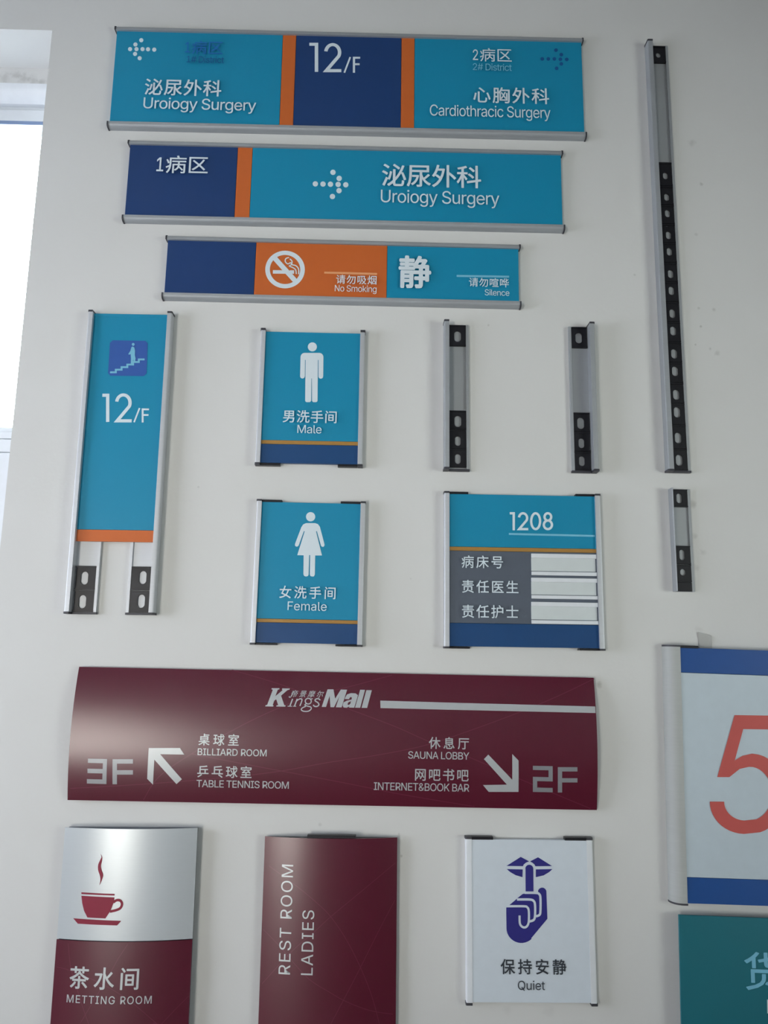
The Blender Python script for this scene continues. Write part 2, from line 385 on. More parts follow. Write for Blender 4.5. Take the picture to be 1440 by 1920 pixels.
      'a': (389, '160,-9 142,-8 126,-5 110,-1 94,5 80,12 68,22 57,32 48,45 40,58 35,73 31,90 30,108 31,123 34,138 38,150 43,161 50,171 58,179 67,187 78,193 89,199 100,203 112,207 125,211 138,213 152,216 165,218 178,220 234,227 244,228 252,230 259,232 265,235 270,238 273,243 275,248 276,255 276,257 275,268 273,279 271,288 267,297 262,304 256,311 248,317 240,322 230,326 220,329 208,330 196,331 183,330 171,329 159,326 149,322 140,318 132,313 124,307 118,301 112,294 107,288 103,281 100,274 41,291 48,308 57,322 67,335 79,346 91,355 104,364 118,370 133,375 148,379 163,382 179,384 194,384 204,384 215,383 227,382 239,379 251,376 263,372 275,367 286,360 296,353 306,343 315,333 322,320 329,306 333,290 336,272 337,251 337,0 277,0 277,52 272,52 269,45 264,38 258,32 252,25 244,18 236,12 226,6 215,1 203,-3 190,-6 176,-8|170,45 187,46 202,49 216,53 228,59 239,66 248,74 257,83 263,93 269,104 272,115 275,126 276,138 276,190 273,188 270,186 265,184 259,182 253,180 246,179 239,177 231,176 200,171 175,168 165,166 154,164 144,162 134,159 125,155 117,150 110,145 103,139 98,132 95,124 93,115 92,105 92,95 94,87 98,79 102,72 107,66 114,61 121,56 130,52 139,49 149,47 159,46'),
      'c': (396, '207,-8 182,-7 159,-2 137,6 117,16 98,30 82,46 68,64 56,85 46,108 40,133 36,159 34,187 36,216 40,243 46,268 56,291 68,312 82,330 98,346 117,360 137,371 159,378 182,383 207,384 221,384 234,383 247,380 260,377 272,373 284,368 295,362 305,356 315,349 324,341 332,332 340,322 347,312 353,301 358,289 362,277 303,262 301,269 298,276 294,283 290,289 286,295 281,301 276,306 270,311 264,315 257,319 250,322 242,325 234,327 226,329 217,329 207,330 189,329 173,325 158,319 145,310 134,300 124,287 115,274 108,258 103,242 99,224 97,206 96,187 97,169 99,151 103,134 108,117 115,102 124,89 134,76 145,66 158,57 173,51 189,48 207,46 217,47 226,48 234,49 243,52 250,54 258,58 264,62 271,66 277,71 282,76 287,82 292,89 296,95 299,102 302,110 304,117 363,102 359,90 354,78 348,67 341,56 334,46 325,37 316,29 306,21 296,15 285,9 273,4 261,-1 248,-4 235,-6 221,-8'),
      'd': (424, '195,-8 172,-7 151,-2 130,5 111,16 94,29 79,45 66,64 55,84 46,108 39,133 35,160 34,189 35,218 39,245 46,270 55,293 66,313 79,332 95,347 112,361 131,371 151,378 173,383 196,384 213,384 228,381 241,378 253,373 263,367 272,360 280,353 287,346 293,338 298,331 303,325 306,319 311,319 311,509 372,509 372,0 313,0 313,59 307,59 303,53 298,46 293,39 287,31 280,24 272,17 263,10 252,4 241,-1 227,-5 212,-7|205,47 221,48 236,51 250,57 263,65 274,75 284,86 293,100 299,115 305,132 309,150 311,169 312,189 311,210 309,229 305,247 300,263 293,278 284,291 275,302 263,312 251,320 237,325 221,329 205,330 187,329 172,325 157,319 145,311 133,301 124,290 115,276 108,261 103,245 99,227 97,209 96,189 97,170 99,151 103,133 109,117 115,101 124,88 134,76 145,66 158,57 172,51 188,48'),
      'e': (404, '212,-8 185,-7 161,-2 138,6 117,16 98,30 82,46 68,64 56,85 46,108 40,132 35,159 34,187 35,215 39,242 46,267 55,290 67,311 81,329 97,346 115,359 135,370 157,378 180,383 205,384 221,384 236,382 251,379 266,374 280,368 294,361 307,351 319,341 331,329 341,315 350,299 357,282 363,263 368,242 370,219 371,194 371,169 75,169 75,221 338,221 310,202 309,220 307,237 303,254 298,269 291,282 283,294 273,305 263,314 250,321 237,326 222,329 205,330 189,329 173,326 159,321 146,313 135,304 125,294 116,282 109,270 103,256 99,241 97,226 96,211 96,178 97,157 100,139 104,122 110,106 118,92 128,80 139,70 151,61 165,55 179,50 195,47 212,46 224,47 234,48 244,50 254,53 263,56 271,61 278,66 285,73 292,80 297,88 302,96 306,105 365,91 360,77 353,63 345,51 335,39 324,29 311,19 298,11 283,4 266,-1 249,-5 231,-7'),
      'g': (425, '207,-151 187,-150 168,-148 150,-144 134,-140 119,-134 105,-127 93,-119 82,-110 73,-101 64,-91 57,-80 51,-69 101,-41 106,-47 110,-53 116,-59 122,-66 128,-72 136,-78 145,-83 154,-88 165,-92 178,-95 192,-97 207,-97 229,-96 249,-92 267,-85 282,-75 295,-62 304,-47 310,-28 311,-6 311,68 306,68 302,62 298,56 293,49 287,41 280,34 272,28 263,21 252,16 241,11 227,8 212,5 195,5 173,6 152,10 132,17 113,27 95,39 80,53 67,71 55,90 46,112 39,136 35,163 34,191 35,220 39,246 46,271 55,293 66,314 80,332 95,347 112,361 131,371 152,378 173,383 196,384 213,384 228,382 242,378 253,373 264,367 273,360 281,353 288,346 294,338 299,331 304,325 308,319 313,319 313,379 372,379 372,-9 371,-32 367,-54 360,-73 350,-90 338,-104 324,-117 308,-127 291,-136 271,-142 251,-147 229,-150|205,59 222,60 237,63 251,68 264,75 275,84 285,95 293,107 300,121 305,137 309,154 312,172 312,193 312,212 309,231 305,248 300,264 293,278 285,291 275,303 264,312 251,320 237,325 222,329 205,330 188,329 172,325 158,320 145,312 134,302 124,290 115,277 109,262 103,246 99,229 97,212 96,193 97,173 99,155 103,138 109,123 116,108 124,96 134,85 145,76 158,68 172,63 188,60'),
      'h': (410, '114,227 114,0 53,0 53,509 114,509 114,287 102,287 112,312 124,332 137,349 152,362 169,372 187,379 207,383 227,384 246,383 264,380 280,376 295,369 309,360 321,349 332,336 341,321 348,304 353,285 356,264 357,240 357,0 296,0 296,235 295,256 290,275 283,291 273,304 260,315 246,323 229,328 210,329 197,328 184,326 172,322 161,317 150,311 141,303 133,293 126,283 121,271 117,257 114,243'),
      'i': (167, '53,0 53,379 114,379 114,0|84,443 75,444 67,446 60,449 54,455 48,461 44,468 42,475 41,483 42,491 44,499 48,506 54,512 60,517 67,521 75,523 84,524 92,523 100,521 107,517 114,512 119,506 123,499 126,491 126,483 126,475 123,468 119,461 114,455 107,449 100,446 92,444'),
      'k': (381, '110,137 110,212 121,212 284,379 360,379 184,199 177,199|53,0 53,509 114,509 114,0|294,0 148,186 191,229 372,0'),
      'l': (189, '139,-2 119,-1 101,3 86,10 74,20 65,33 58,47 54,65 53,84 53,509 114,509 114,99 114,87 115,77 117,68 120,62 124,58 130,54 137,53 146,52 160,53 170,54 181,3 162,-1 156,-2 151,-2 145,-2'),
      'm': (610, '53,0 53,379 112,379 112,295 108,295 112,310 118,323 125,335 132,346 141,355 151,363 161,370 172,376 183,380 195,384 207,386 219,386 239,385 257,380 273,372 287,361 299,347 309,331 316,314 321,295 312,295 317,308 322,321 329,332 337,343 347,353 357,361 368,369 381,375 394,380 407,383 422,385 437,386 453,385 468,383 483,378 497,372 510,364 522,354 532,342 541,328 548,313 553,296 556,276 557,255 557,0 496,0 496,254 494,273 490,289 483,302 473,313 460,321 447,326 433,329 419,330 406,330 395,328 384,324 374,320 365,314 358,307 351,299 345,290 341,280 338,270 336,259 335,247 335,0 274,0 274,260 273,275 269,288 262,301 253,311 242,320 229,326 215,329 199,330 188,330 178,328 168,325 158,320 148,314 140,307 132,299 126,289 121,278 117,266 114,253 114,238 114,0'),
      'n': (410, '114,227 114,0 53,0 53,379 112,379 112,287 102,287 112,312 124,332 137,349 152,362 169,372 187,379 207,383 227,384 246,383 264,380 280,376 295,369 309,360 321,349 332,336 341,321 348,304 353,285 356,264 357,240 357,0 296,0 296,235 295,256 290,275 283,291 273,304 260,315 246,323 229,328 210,329 197,328 184,326 172,322 161,317 150,311 141,303 133,293 126,283 121,271 117,257 114,243'),
      'o': (415, '207,-8 182,-7 159,-2 137,6 117,16 98,30 82,46 68,64 56,85 46,108 40,133 36,159 34,187 36,216 40,243 46,268 56,291 68,312 82,330 98,346 117,360 137,371 159,378 182,383 207,384 233,383 256,378 278,371 299,360 317,346 333,330 347,312 359,291 369,268 376,243 380,216 381,187 380,159 376,133 369,108 359,85 347,64 333,46 317,30 299,16 278,6 256,-2 233,-7|207,46 226,48 242,51 257,57 270,66 282,76 292,89 300,102 307,117 312,134 316,151 318,169 319,187 318,206 316,224 312,242 307,258 300,274 292,287 282,300 270,310 257,319 242,325 226,329 207,330 189,329 173,325 158,319 145,310 134,300 124,287 115,274 108,258 103,242 99,224 97,206 96,187 97,169 99,151 103,134 108,117 115,102 124,89 134,76 145,66 158,57 173,51 189,48'),
      'r': (259, '53,0 53,379 112,379 112,321 115,321 122,335 130,347 140,358 152,367 166,375 181,380 196,384 213,385 229,384 243,384 243,322 230,324 224,325 219,325 213,326 207,326 194,325 182,323 170,319 159,315 149,309 140,301 132,293 126,284 121,273 117,262 114,250 114,237 114,0'),
      's': (365, '182,-8 163,-7 145,-5 128,-2 112,3 98,10 84,18 72,27 62,38 53,50 45,63 40,78 36,94 94,107 99,92 105,79 114,69 124,60 136,54 150,49 165,46 181,45 200,46 217,50 232,55 244,62 255,71 262,81 267,91 268,103 267,112 265,121 260,129 254,136 246,142 237,147 225,151 212,155 149,170 125,177 104,186 87,196 72,208 61,222 53,237 48,255 47,274 48,290 51,305 57,319 65,332 75,343 87,354 100,363 115,370 131,377 149,381 167,384 187,384 206,384 223,381 239,378 254,372 267,366 279,358 290,349 299,339 307,328 314,316 319,303 324,290 268,277 264,288 258,298 251,307 243,316 232,323 219,328 205,331 187,333 171,332 156,329 143,324 131,317 121,308 114,299 110,289 109,277 110,267 112,258 117,250 124,243 133,237 144,232 157,227 172,223 229,209 254,202 275,194 292,183 306,171 317,158 325,142 330,125 331,107 330,90 326,75 321,61 312,47 302,35 290,24 276,15 260,6 242,0 223,-5 203,-7'),
      't': (227, '204,379 204,327 6,327 6,379|65,471 126,471 126,98 127,86 128,76 132,68 136,61 142,56 150,53 159,51 170,50 185,51 202,54 213,2 208,0 203,-1 198,-2 192,-3 186,-3 180,-4 174,-4 168,-4 145,-3 125,2 107,10 92,21 80,35 72,52 67,71 65,93'),
      'u': (410, '182,-5 164,-4 146,-1 130,4 115,11 101,20 89,31 78,44 69,59 62,76 57,95 54,116 53,139 53,379 114,379 114,144 115,123 119,105 127,89 137,75 150,64 164,56 181,52 200,50 213,51 226,53 238,57 249,62 259,69 268,77 276,86 283,97 289,109 293,122 295,137 296,153 296,379 357,379 357,0 298,0 298,92 307,92 297,67 286,47 272,30 257,17 240,7 222,0 203,-4'),
      'y': (389, '47,-139 61,-86 71,-87 80,-89 88,-90 96,-90 104,-89 111,-87 118,-84 124,-80 130,-74 136,-67 141,-58 146,-48 151,-36 163,-1 17,379 84,379 165,155 171,138 177,121 182,104 187,87 191,70 196,53 201,37 206,21 184,21 188,37 193,53 198,70 202,87 207,104 212,121 218,138 224,155 305,379 371,379 204,-58 198,-72 191,-85 184,-97 177,-107 168,-116 159,-124 150,-130 139,-136 128,-140 117,-143 104,-145 91,-145 84,-145 77,-145 71,-144 65,-143 59,-142 54,-141 51,-140'),
}

def inside(p, lp):
    r = False
    for i in range(len(lp)):
        a, b = lp[i - 1], lp[i]
        if (a[1] > p[1]) != (b[1] > p[1]) and p[0] < (b[0] - a[0]) * (p[1] - a[1]) / (b[1] - a[1]) + a[0]:
            r = not r
    return r

_cache = {}
def one_glyph(ch):
    """filled shape of one character: advance, [(verts, faces), ...] (one entry per outline)"""
    if ch in _cache: return _cache[ch]
    if ch in GL:
        adv, d = GL[ch]
        loops = [[tuple(int(q) / 1000 for q in p.split(',')) for p in l.split()] for l in d.split('|')] if d else []
        area = [sum(l[i - 1][0] * l[i][1] - l[i][0] * l[i - 1][1] for i in range(len(l))) for l in loops]
        sg = max(area, key=abs) > 0 if area else True
        outs = [l for l, k in zip(loops, area) if (k > 0) == sg]
        holes = [l for l, k in zip(loops, area) if (k > 0) != sg]
        res = (adv / 1000, [fill2d([o] + [h for h in holes if inside(h[0], o)]) for o in outs])
    else:
        cd = bpy.data.curves.new('tmp', 'FONT')
        cd.body = ch
        cd.resolution_u = 4
        res = (1.0, [curve_mesh(cd)])
        bpy.data.curves.remove(cd)
    _cache[ch] = res
    return res

def glyphs(body, bold=0.0, spacing=0.0, shear=0.0, narrow=1.0):
    """verts (x, y, layer) and faces of a line of writing; bold strokes are printed as close offset layers"""
    V, F = [], []
    offs = [(0, 0)] + ([(bold * math.cos(math.pi * k / 3), bold * math.sin(math.pi * k / 3)) for k in range(6)] if bold else [])
    x = 0.0
    for ch in body:
        adv, fills = one_glyph(ch)
        k_ = narrow if ch not in GL else .95 if (ch in '12' and len(body) == 3) else 1.0
        for j, (vs, fs) in enumerate(fills):
            for i, (ox, oy) in enumerate(offs):
                n = len(V)
                V += [(x + p * k_ + ox + shear * q, q * (1.42 if (ch in '12' and len(body) == 3) else 1) + oy, i + j * len(offs)) for p, q in vs]
                F += [tuple(t + n for t in f) for f in fs]
        x += adv * (narrow if ch not in GL else 1) + spacing
    return V, F

def text(S, body, pl, pr, h, m, parent, surf=None, bold=0.0, spacing=0.0, cuts=None, name='lettering', rot=False, shear=0.0):
    """body fitted between the measured middle-left and middle-right points, h = height in the photo's pixels"""
    surf = surf or (lambda u, v: S.d)
    cjk = ord(body[-1]) > 9000
    nw = 1.0
    if cjk and len(body) > 1 and body[0] not in '12':
        h *= .96; nw = .97
    vs, fs = glyphs(body, bold, 0.0, shear, nw)
    a = Vector(S.loc(pl, S.pd)); b = Vector(S.loc(pr, S.pd))
    if len(body) > 1 and body[1:] != '病区':           # letter spacing that keeps the letters' own proportions
        w0 = max(p[0] for p in vs) - min(p[0] for p in vs)
        h0 = max(p[1] for p in vs) - min(p[1] for p in vs)
        ratio = (b - a).length / ((Vector(S.loc(((pl[0] + pr[0]) / 2, (pl[1] + pr[1]) / 2 - h / 2), S.pd)) - Vector(S.loc(((pl[0] + pr[0]) / 2, (pl[1] + pr[1]) / 2 + h / 2), S.pd))).length)
        if rot: ratio = (b - a).length / (Vector(S.loc(((pl[0] + pr[0]) / 2 - h / 2, (pl[1] + pr[1]) / 2), S.pd)) - Vector(S.loc(((pl[0] + pr[0]) / 2 + h / 2, (pl[1] + pr[1]) / 2), S.pd))).length
        sp_ = (ratio * h0 - w0) / (len(body) - 1)
        sp_ = min(max(sp_, -0.03), 0.45 if cjk else 0.05 + spacing)
        vs, fs = glyphs(body, bold, sp_, shear, nw)
    xs = [p[0] for p in vs]; ys = [p[1] for p in vs]
    x0, x1, y0, y1 = min(xs), max(xs), min(ys), max(ys)
    mid = ((pl[0] + pr[0]) / 2, (pl[1] + pr[1]) / 2)
    if rot:
        t = Vector(S.loc((mid[0] - h / 2, mid[1]), S.pd)) - Vector(S.loc((mid[0] + h / 2, mid[1]), S.pd))
        L = abs(b.y - a.y); hh = abs(t.x); cu = (a.x + b.x) / 2
        out = [(cu - ((q - y0) / (y1 - y0) - 0.5) * hh, a.y + (p - x0) / (x1 - x0) * L, w) for p, q, w in vs]
    else:
        t = Vector(S.loc((mid[0], mid[1] - h / 2), S.pd)) - Vector(S.loc((mid[0], mid[1] + h / 2), S.pd))
        L = b.x - a.x; hh = t.y; cv = (a.y + b.y) / 2
        out = [(a.x + (p - x0) / (x1 - x0) * L, cv + ((q - y0) / (y1 - y0) - 0.5) * hh, w) for p, q, w in vs]
    return decal(name, out, fs, m, parent, surf, cuts)

def shape(S, loops, m, parent, name, surf=None, cuts=None, lift=EPS):
    """filled outline(s) from measured points; an inner loop is a hole"""
    surf = surf or (lambda u, v: S.pd)
    vs, fs = fill2d([[S.loc(p, S.pd) for p in lp] for lp in loops])
    return decal(name, vs, fs, m, parent, surf, cuts, lift)

def smooth_path(P, n=8, closed=False):
    if len(P) < 3: return P
    out = []
    N = len(P)
    rng = N if closed else N - 1
    for i in range(rng):
        p1, p2 = P[i], P[(i + 1) % N]
        p0 = P[i - 1] if (closed or i > 0) else p1
        p3 = P[(i + 2) % N] if (closed or i + 2 < N) else p2
        for k in range(n):
            t = k / n
            out.append(tuple(0.5 * (2 * p1[j] + (p2[j] - p0[j]) * t + (2 * p0[j] - 5 * p1[j] + 4 * p2[j] - p3[j]) * t * t
                                    + (3 * p1[j] - p0[j] - 3 * p2[j] + p3[j]) * t ** 3) for j in (0, 1)))
    if not closed: out.append(P[-1])
    return out

def ribbon(P, w, closed=False):
    """mitred ribbon of width w along 2D points"""
    n = len(P)
    L, R_ = [], []
    for i in range(n):
        a = Vector(P[i - 1]) if (closed or i > 0) else None
        b = Vector(P[i])
        c = Vector(P[(i + 1) % n]) if (closed or i < n - 1) else None
        d1 = (b - a).normalized() if a is not None and (b - a).length > 1e-9 else None
        d2 = (c - b).normalized() if c is not None and (c - b).length > 1e-9 else None
        if d1 is None: d1 = d2
        if d2 is None: d2 = d1
        n1 = Vector((-d1.y, d1.x)); n2 = Vector((-d2.y, d2.x))
        m = (n1 + n2)
        m = m.normalized() if m.length > 1e-6 else n1
        k = 1 / max(0.35, m.dot(n1))
        L.append(b + m * (w / 2 * k)); R_.append(b - m * (w / 2 * k))
    vs = [tuple(p) for p in L] + [tuple(p) for p in R_]
    rng = n if closed else n - 1
    fs = [(i, (i + 1) % n, (i + 1) % n + n, i + n) for i in range(rng)]
    return vs, fs

def strokes(S, paths, m, parent, name, surf=None, cuts=None, lift=EPS, step=0.00004):
    """paths: list of (points in photo pixels, width in photo pixels, closed, smooth)"""
    surf = surf or (lambda u, v: S.pd)
    allv, allf, lifts = [], [], []
    for k, (P, w, closed, sm) in enumerate(paths):
        Q = [S.loc(p, S.pd) for p in P]
        if sm: Q = smooth_path(Q, 8, closed)
        c = P[len(P) // 2]
        mm = (Vector(S.loc((c[0] + 10, c[1]), S.pd)) - Vector(S.loc(c, S.pd))).length / 10
        vs, fs = ribbon(Q, w * mm, closed)
        n = len(allv)
        allv += vs; allf += [tuple(i + n for i in f) for f in fs]
        lifts += [k * step] * len(vs)
    if cuts:
        return decal(name, allv, allf, m, parent, surf, cuts, lift)
    tbl = {}
    o = decal(name, allv, allf, m, parent, surf, None, lift)
    for v, l in zip(o.data.vertices, lifts):
        v.co.y -= l
    return o

def disc(c, r, n=24):
    return [(c[0] + r * math.cos(2 * math.pi * i / n), c[1] + r * math.sin(2 * math.pi * i / n)) for i in range(n)]

def digit(ch, x0, x1, y0, y1, sw):
    """single-weight geometric numeral as stroke paths in photo pixels"""
    h = sw / 2
    fx = lambda t: x0 + h + (x1 - x0 - sw) * t
    fy = lambda t: y1 - h - (y1 - y0 - sw) * t
    P = lambda L: [(fx(a), fy(b)) for a, b in L]
    if ch == '1':
        return [([(x0, y0 + h), (x1 - h, y0 + h), (x1 - h, y1)], sw, False, False)]
    if ch == '2':
        arc = [(0.5 + 0.5 * math.cos(math.radians(t)), 0.70 + 0.30 * math.sin(math.radians(t))) for t in range(172, -36, -8)]
        return [(P(arc + [(0.03, 0.0)]) + [(x1, y1 - h)], sw, False, False)]
    if ch == '0':
        return [(P([(0.5 + 0.5 * math.cos(t * math.pi / 18), 0.5 + 0.5 * math.sin(t * math.pi / 18)) for t in range(36)]), sw, True, False)]
    if ch == '8':
        return [(P([(0.5 + 0.41 * math.cos(t * math.pi / 16), 0.77 + 0.23 * math.sin(t * math.pi / 16)) for t in range(32)]), sw, True, False),
                (P([(0.5 + 0.5 * math.cos(t * math.pi / 16), 0.27 + 0.27 * math.sin(t * math.pi / 16)) for t in range(32)]), sw, True, False)]
    if ch == '/':
        return [([(x0 + h, y1), (x1 - h, y0)], sw, False, False)]
    if ch == 'F':
        ym = y0 + (y1 - y0) * 0.47
        return [([(x1, y0 + h), (x0 + h, y0 + h), (x0 + h, y1)], sw, False, False), ([(x0 + sw, ym), (x1 - 1, ym)], sw, False, False)]

# ------------------------------------------------------------------ room shell
def struct(o):
    o['kind'] = 'structure'
    return o
WX1, WZ1 = on_wall(98, 57)                    # right top corner of the window opening
WX0, WZ0 = WX1 - 1.5, 0.75
TH = 0.20
spots_px = [(1297, 268, 10, .35), (1315, 345, 5, .5), (1306, 440, 5, .3), (1332, 654, 5, .6), (1345, 662, 7, .35), (1310, 578, 4, .35),
            (1338, 580, 5, .4), (1314, 612, 3, .5), (1304, 646, 3, .5), (1300, 945, 9, .45), (1302, 1005, 7, .3), (1318, 1035, 7, .25),
            (1306, 1065, 8, .25), (1310, 1180, 9, .2), (916, 610, 3, .4), (1190, 515, 3, .4), (770, 1085, 3, .25), (1122, 1284, 7, .5),
            (748, 1564, 3, .5), (753, 1605, 3, .6), (600, 1546, 4, .3), (372, 913, 3, .3), (1030, 1895, 14, .12), (950, 1893, 10, .1)]
spots = []
for x, y, r, a in spots_px:
    q = on_wall(x, y)
    spots.append((q[0], q[1], r * 0.0011, a * 0.7))
for x, y, r, a in ((8, 148, .022, .22), (30, 141, .016, .25), (46, 148, .018, .28), (62, 151, .016, .25), (78, 154, .012, .3)):
    q = on_wall(x, y, -0.115)
    spots.append((q[0], q[1], r, a, 0.115))         # damp marks on the strip above the window frame
PLASTER = wall_material(spots)
MATS['plaster'] = PLASTER
m = MB()
m.box(WX1, X1 + TH, 0, ZC, -TH, 0)
m.box(X0 - TH, WX0, 0, ZC, -TH, 0)
m.box(WX0, WX1, WZ1, ZC, -TH, 0)
m.box(WX0, WX1, 0, WZ0, -TH, 0)
struct(m.build('wall_front', 'plaster'))
struct(MB().box(X0 - TH, X1 + TH, -0.1, 0, -TH, -Y0 + TH).build('floor', 'floor_tile'))
struct(MB().box(X0 - TH, X1 + TH, ZC, ZC + 0.1, -TH, -Y0 + TH).build('ceiling', 'ceiling_paint'))
def side_wall(name, x0, x1, holes):       # wall with closed-off window recesses (ya, yb, za, zb); ya/yb distances from the front wall
    w = MB()
    y = 0
    for ya, yb, za, zb in holes:
        w.box(x0, x1, 0, ZC, y, ya)
        w.box(x0, x1, 0, za, ya, yb); w.box(x0, x1, zb, ZC, ya, yb)
        xo = x0 if abs(x0) > abs(x1) else x1 - 0.03
        w.box(xo, xo + 0.03, za, zb, ya, yb)          # unseen panel added to block sky light behind the lamp
        y = yb
    w.box(x0, x1, 0, ZC, y, -Y0)
    struct(w.build(name, 'room_paint'))
side_wall('wall_left', X0 - TH, X0, [(0.40, 1.50, 0.80, 2.20)])
side_wall('wall_right', X1, X1 + TH, [(1.05, 2.75, 0.70, 2.10)])
w = MB()
w.box(X0, -2.30, 0, ZC, -Y0, -Y0 + TH); w.box(-1.14, X1, 0, ZC, -Y0, -Y0 + TH)
w.box(-2.30, -1.14, 1.9, ZC, -Y0, -Y0 + TH); w.box(-2.30, -1.14, 0, 1.9, -Y0 + TH - 0.03, -Y0 + TH)  # added unseen panel keeps sky light out of the back recess
struct(w.build('wall_back', 'room_paint'))

# window at the left edge of the photo, deep in its reveal
FD = 0.115                                         # frame face behind the wall surface
win = bpy.data.objects.new('window_1', None)
win.location = ((WX0 + WX1) / 2, 0, WZ0)
COL.objects.link(win)
struct(win); win['label'] = 'white framed window in a deep reveal at the left edge'; 
cx = (WX0 + WX1) / 2
hw = (WX1 - WX0) / 2
def zat(py, d): return on_wall(70, py, d)[1] - WZ0
zt = WZ1 - WZ0
z1, z2, z3, z4, z5 = zat(158, -FD), zat(187, -FD - .004), zat(211, -FD - .02), zat(228, -FD - .012), zat(234.5, -FD - .0115)
b1, b2, b3, b4 = zat(804, -FD - .02), zat(813, -FD - .01), zat(825, -FD), zat(850, -FD)
MB().box(-hw, hw, z1, zt, -TH, -FD + 0.001).build('lintel_strip', 'plaster', win)
fr = MB()
n = 8
prof = [(z2, -TH + .01)] + [(z2 + (z1 - z2) * k / n, -FD + 0.002 - 0.022 * (1 - k / n) ** 2) for k in range(n + 1)] + [(z1, -TH + .01)]
fr.along_u(prof, -hw, hw)
for sx in (-1, 1):
    a, b = sorted((sx * hw, sx * (hw - 0.012)))
    fr.box(a, b, 0, z2, -TH + .01, -FD - .02)
fr.build('window_frame', 'window_white', win, smooth=True)
sa = MB()
sa.box(-hw + .012, hw - .012, z3, z2, -TH + .02, -FD - .03)
sa.box(-hw + .012, hw - .012, z4, z3, -TH + .02, -FD - .012)
sa.box(-0.03, 0.03, b2, z4, -TH + .02, -FD - .016)
for sx in (-1, 1):
    a, b = sorted((sx * (hw - .012), sx * (hw - .014)))
    sa.box(a, b, b2, z4, -TH + .02, -FD - .03)
sa.box(-hw + .012, hw - .012, b2, b1, -TH + .02, -FD - .012)
sa.box(-hw + .012, hw - .012, b3 + .002, b2, -TH + .02, -FD)
sa.build('sash', 'window_white', win, bevel=0.0015)
part_label(MB().box(-hw + .014, hw - .014, z5, z4, -FD - .055, -FD - .0115).build('gasket', 'gasket', win), 'blue grey gasket along the sash')
MB().box(-hw + .014, hw - .014, b1, z5, -FD - .05, -FD - .045).build('glass_pane', GLASS, win)
lo = MB()
lo.box(-hw, hw, b4 + .0015, b3, -TH + .02, -FD + .002)
lo.box(-hw, hw, 0, b4, -TH + .02, -FD + .001)
lo.build('lower_panel', 'window_white', win, bevel=0.001)

# ------------------------------------------------------------------ horizontal slide-in signs
def rail_profile(w, d, v_outer, sgn, r=0.6):
    """closed (v, d) profile; v_outer is the outer edge, sgn points inwards"""
    P = [(v_outer, EPS)]
    for k in range(9):
        t = k / 8 * math.pi / 2
        P.append((v_outer + sgn * w * r * (1 - math.cos(t)), d * 0.35 + d * 0.65 * math.sin(t)))
    P += [(v_outer + sgn * w, d), (v_outer + sgn * w, EPS)]
    return P

def slide_sign(name, label, corners, panels, rail_top=0.0105, rail_bot=0.0115, dr=0.015, dp=0.0105):
    S = Sign(name, label, 'sign', corners, dr)
    S.pd = dp
    hw_, hh = S.W / 2, S.H / 2
    MB().along_u(rail_profile(rail_top, dr, hh, -1, .45), -hw_, hw_).build('top_rail', 'raw_aluminium', S.root, smooth=True)
    MB().along_u(rail_profile(rail_bot, dr, -hh, 1, .6), -hw_, hw_).build('bottom_rail', 'raw_aluminium', S.root, smooth=True)
    for sx in (-1, 1):
        for sv, rw in ((1, rail_top), (-1, rail_bot)):
            P = rail_profile(rw + .0005, dr + .001, sv * (hh + .001), -sv, .5)
            a, b = sorted((sx * hw_, sx * (hw_ + 0.0028)))
            part_label(MB().along_u(P, a, b).build('end_cap', 'cap_grey', S.root, smooth=True), 'dark plastic end cap')
    S.panels = []
    yl = (corners[0][1] + corners[3][1]) / 2
    xs = [-hw_ + .001]
    for px, _, _ in panels[:-1]:
        ym = (corners[0][1] + corners[1][1] + corners[2][1] + corners[3][1]) / 4
        xs.append(S.loc((px, ym), dp)[0])
    xs.append(hw_ - .001)
    for i, (px, mm, lab) in enumerate(panels):
        o = MB().box(xs[i] + .0003, xs[i + 1] - .0003, -hh + rail_bot - .002, hh - rail_top + .002, .003, dp).build('panel', mm, S.root, bevel=0.0003)
        part_label(o, lab)
        S.panels.append(o)
    return S

def arrow_dots(S, pts, r, m, parent):
    return shape(S, [disc(p, r) for p in pts], m, parent, 'dotted_arrow')

za, zb = Z(180, 20, 3), Z(640, 20, 3)
S = slide_sign('directory_sign', 'longest blue sign at the top reading 12/F on navy between two orange strips',
               [(217, 47), (1092, 69), (1098, 257), (203, 236)],
               [(527, 'sky_blue', 'light blue panel for the left district'), (552.5, 'orange', 'orange strip'), (752, 'navy', 'navy panel with the floor number'),
                (777, 'orange', 'orange strip'), (0, 'sky_blue', 'light blue panel for the right district')])
p0, _, p2, _, p4 = S.panels
arrow_dots(S, [za(*p) for p in [(192, 217), (228, 217), (262, 217), (293, 218), (328, 220), (255, 167), (222, 191), (220, 244), (246, 268)]], 3.9, 'print_white', p0)
text(S, '1病区', za(505, 213), za(715, 220), 25, 'print_blue', p0, bold=.006)
text(S, '1# District', za(513, 281), za(722, 287), 12.5, 'print_deep_blue', p0)
text(S, '泌尿外科', za(278, 437), za(708, 446), 32, 'print_white', p0, bold=.012)
text(S, 'Uroiogy Surgery', za(270, 540), za(903, 545), 27, 'print_white', p0, bold=.003)
L = digit('1', *[za(1200, 0)[0], za(1250, 0)[0], za(0, 180)[1], za(0, 345)[1]], 6.5) + digit('2', za(1283, 0)[0], za(1380, 0)[0], za(0, 182)[1], za(0, 348)[1], 6.5)
L += digit('/', zb(12, 0)[0], zb(55, 0)[0], zb(0, 262)[1], zb(0, 350)[1], 3.2) + digit('F', zb(65, 0)[0], zb(106, 0)[0], zb(0, 260)[1], zb(0, 350)[1], 4)
strokes(S, L, 'print_white', p2, 'numerals')
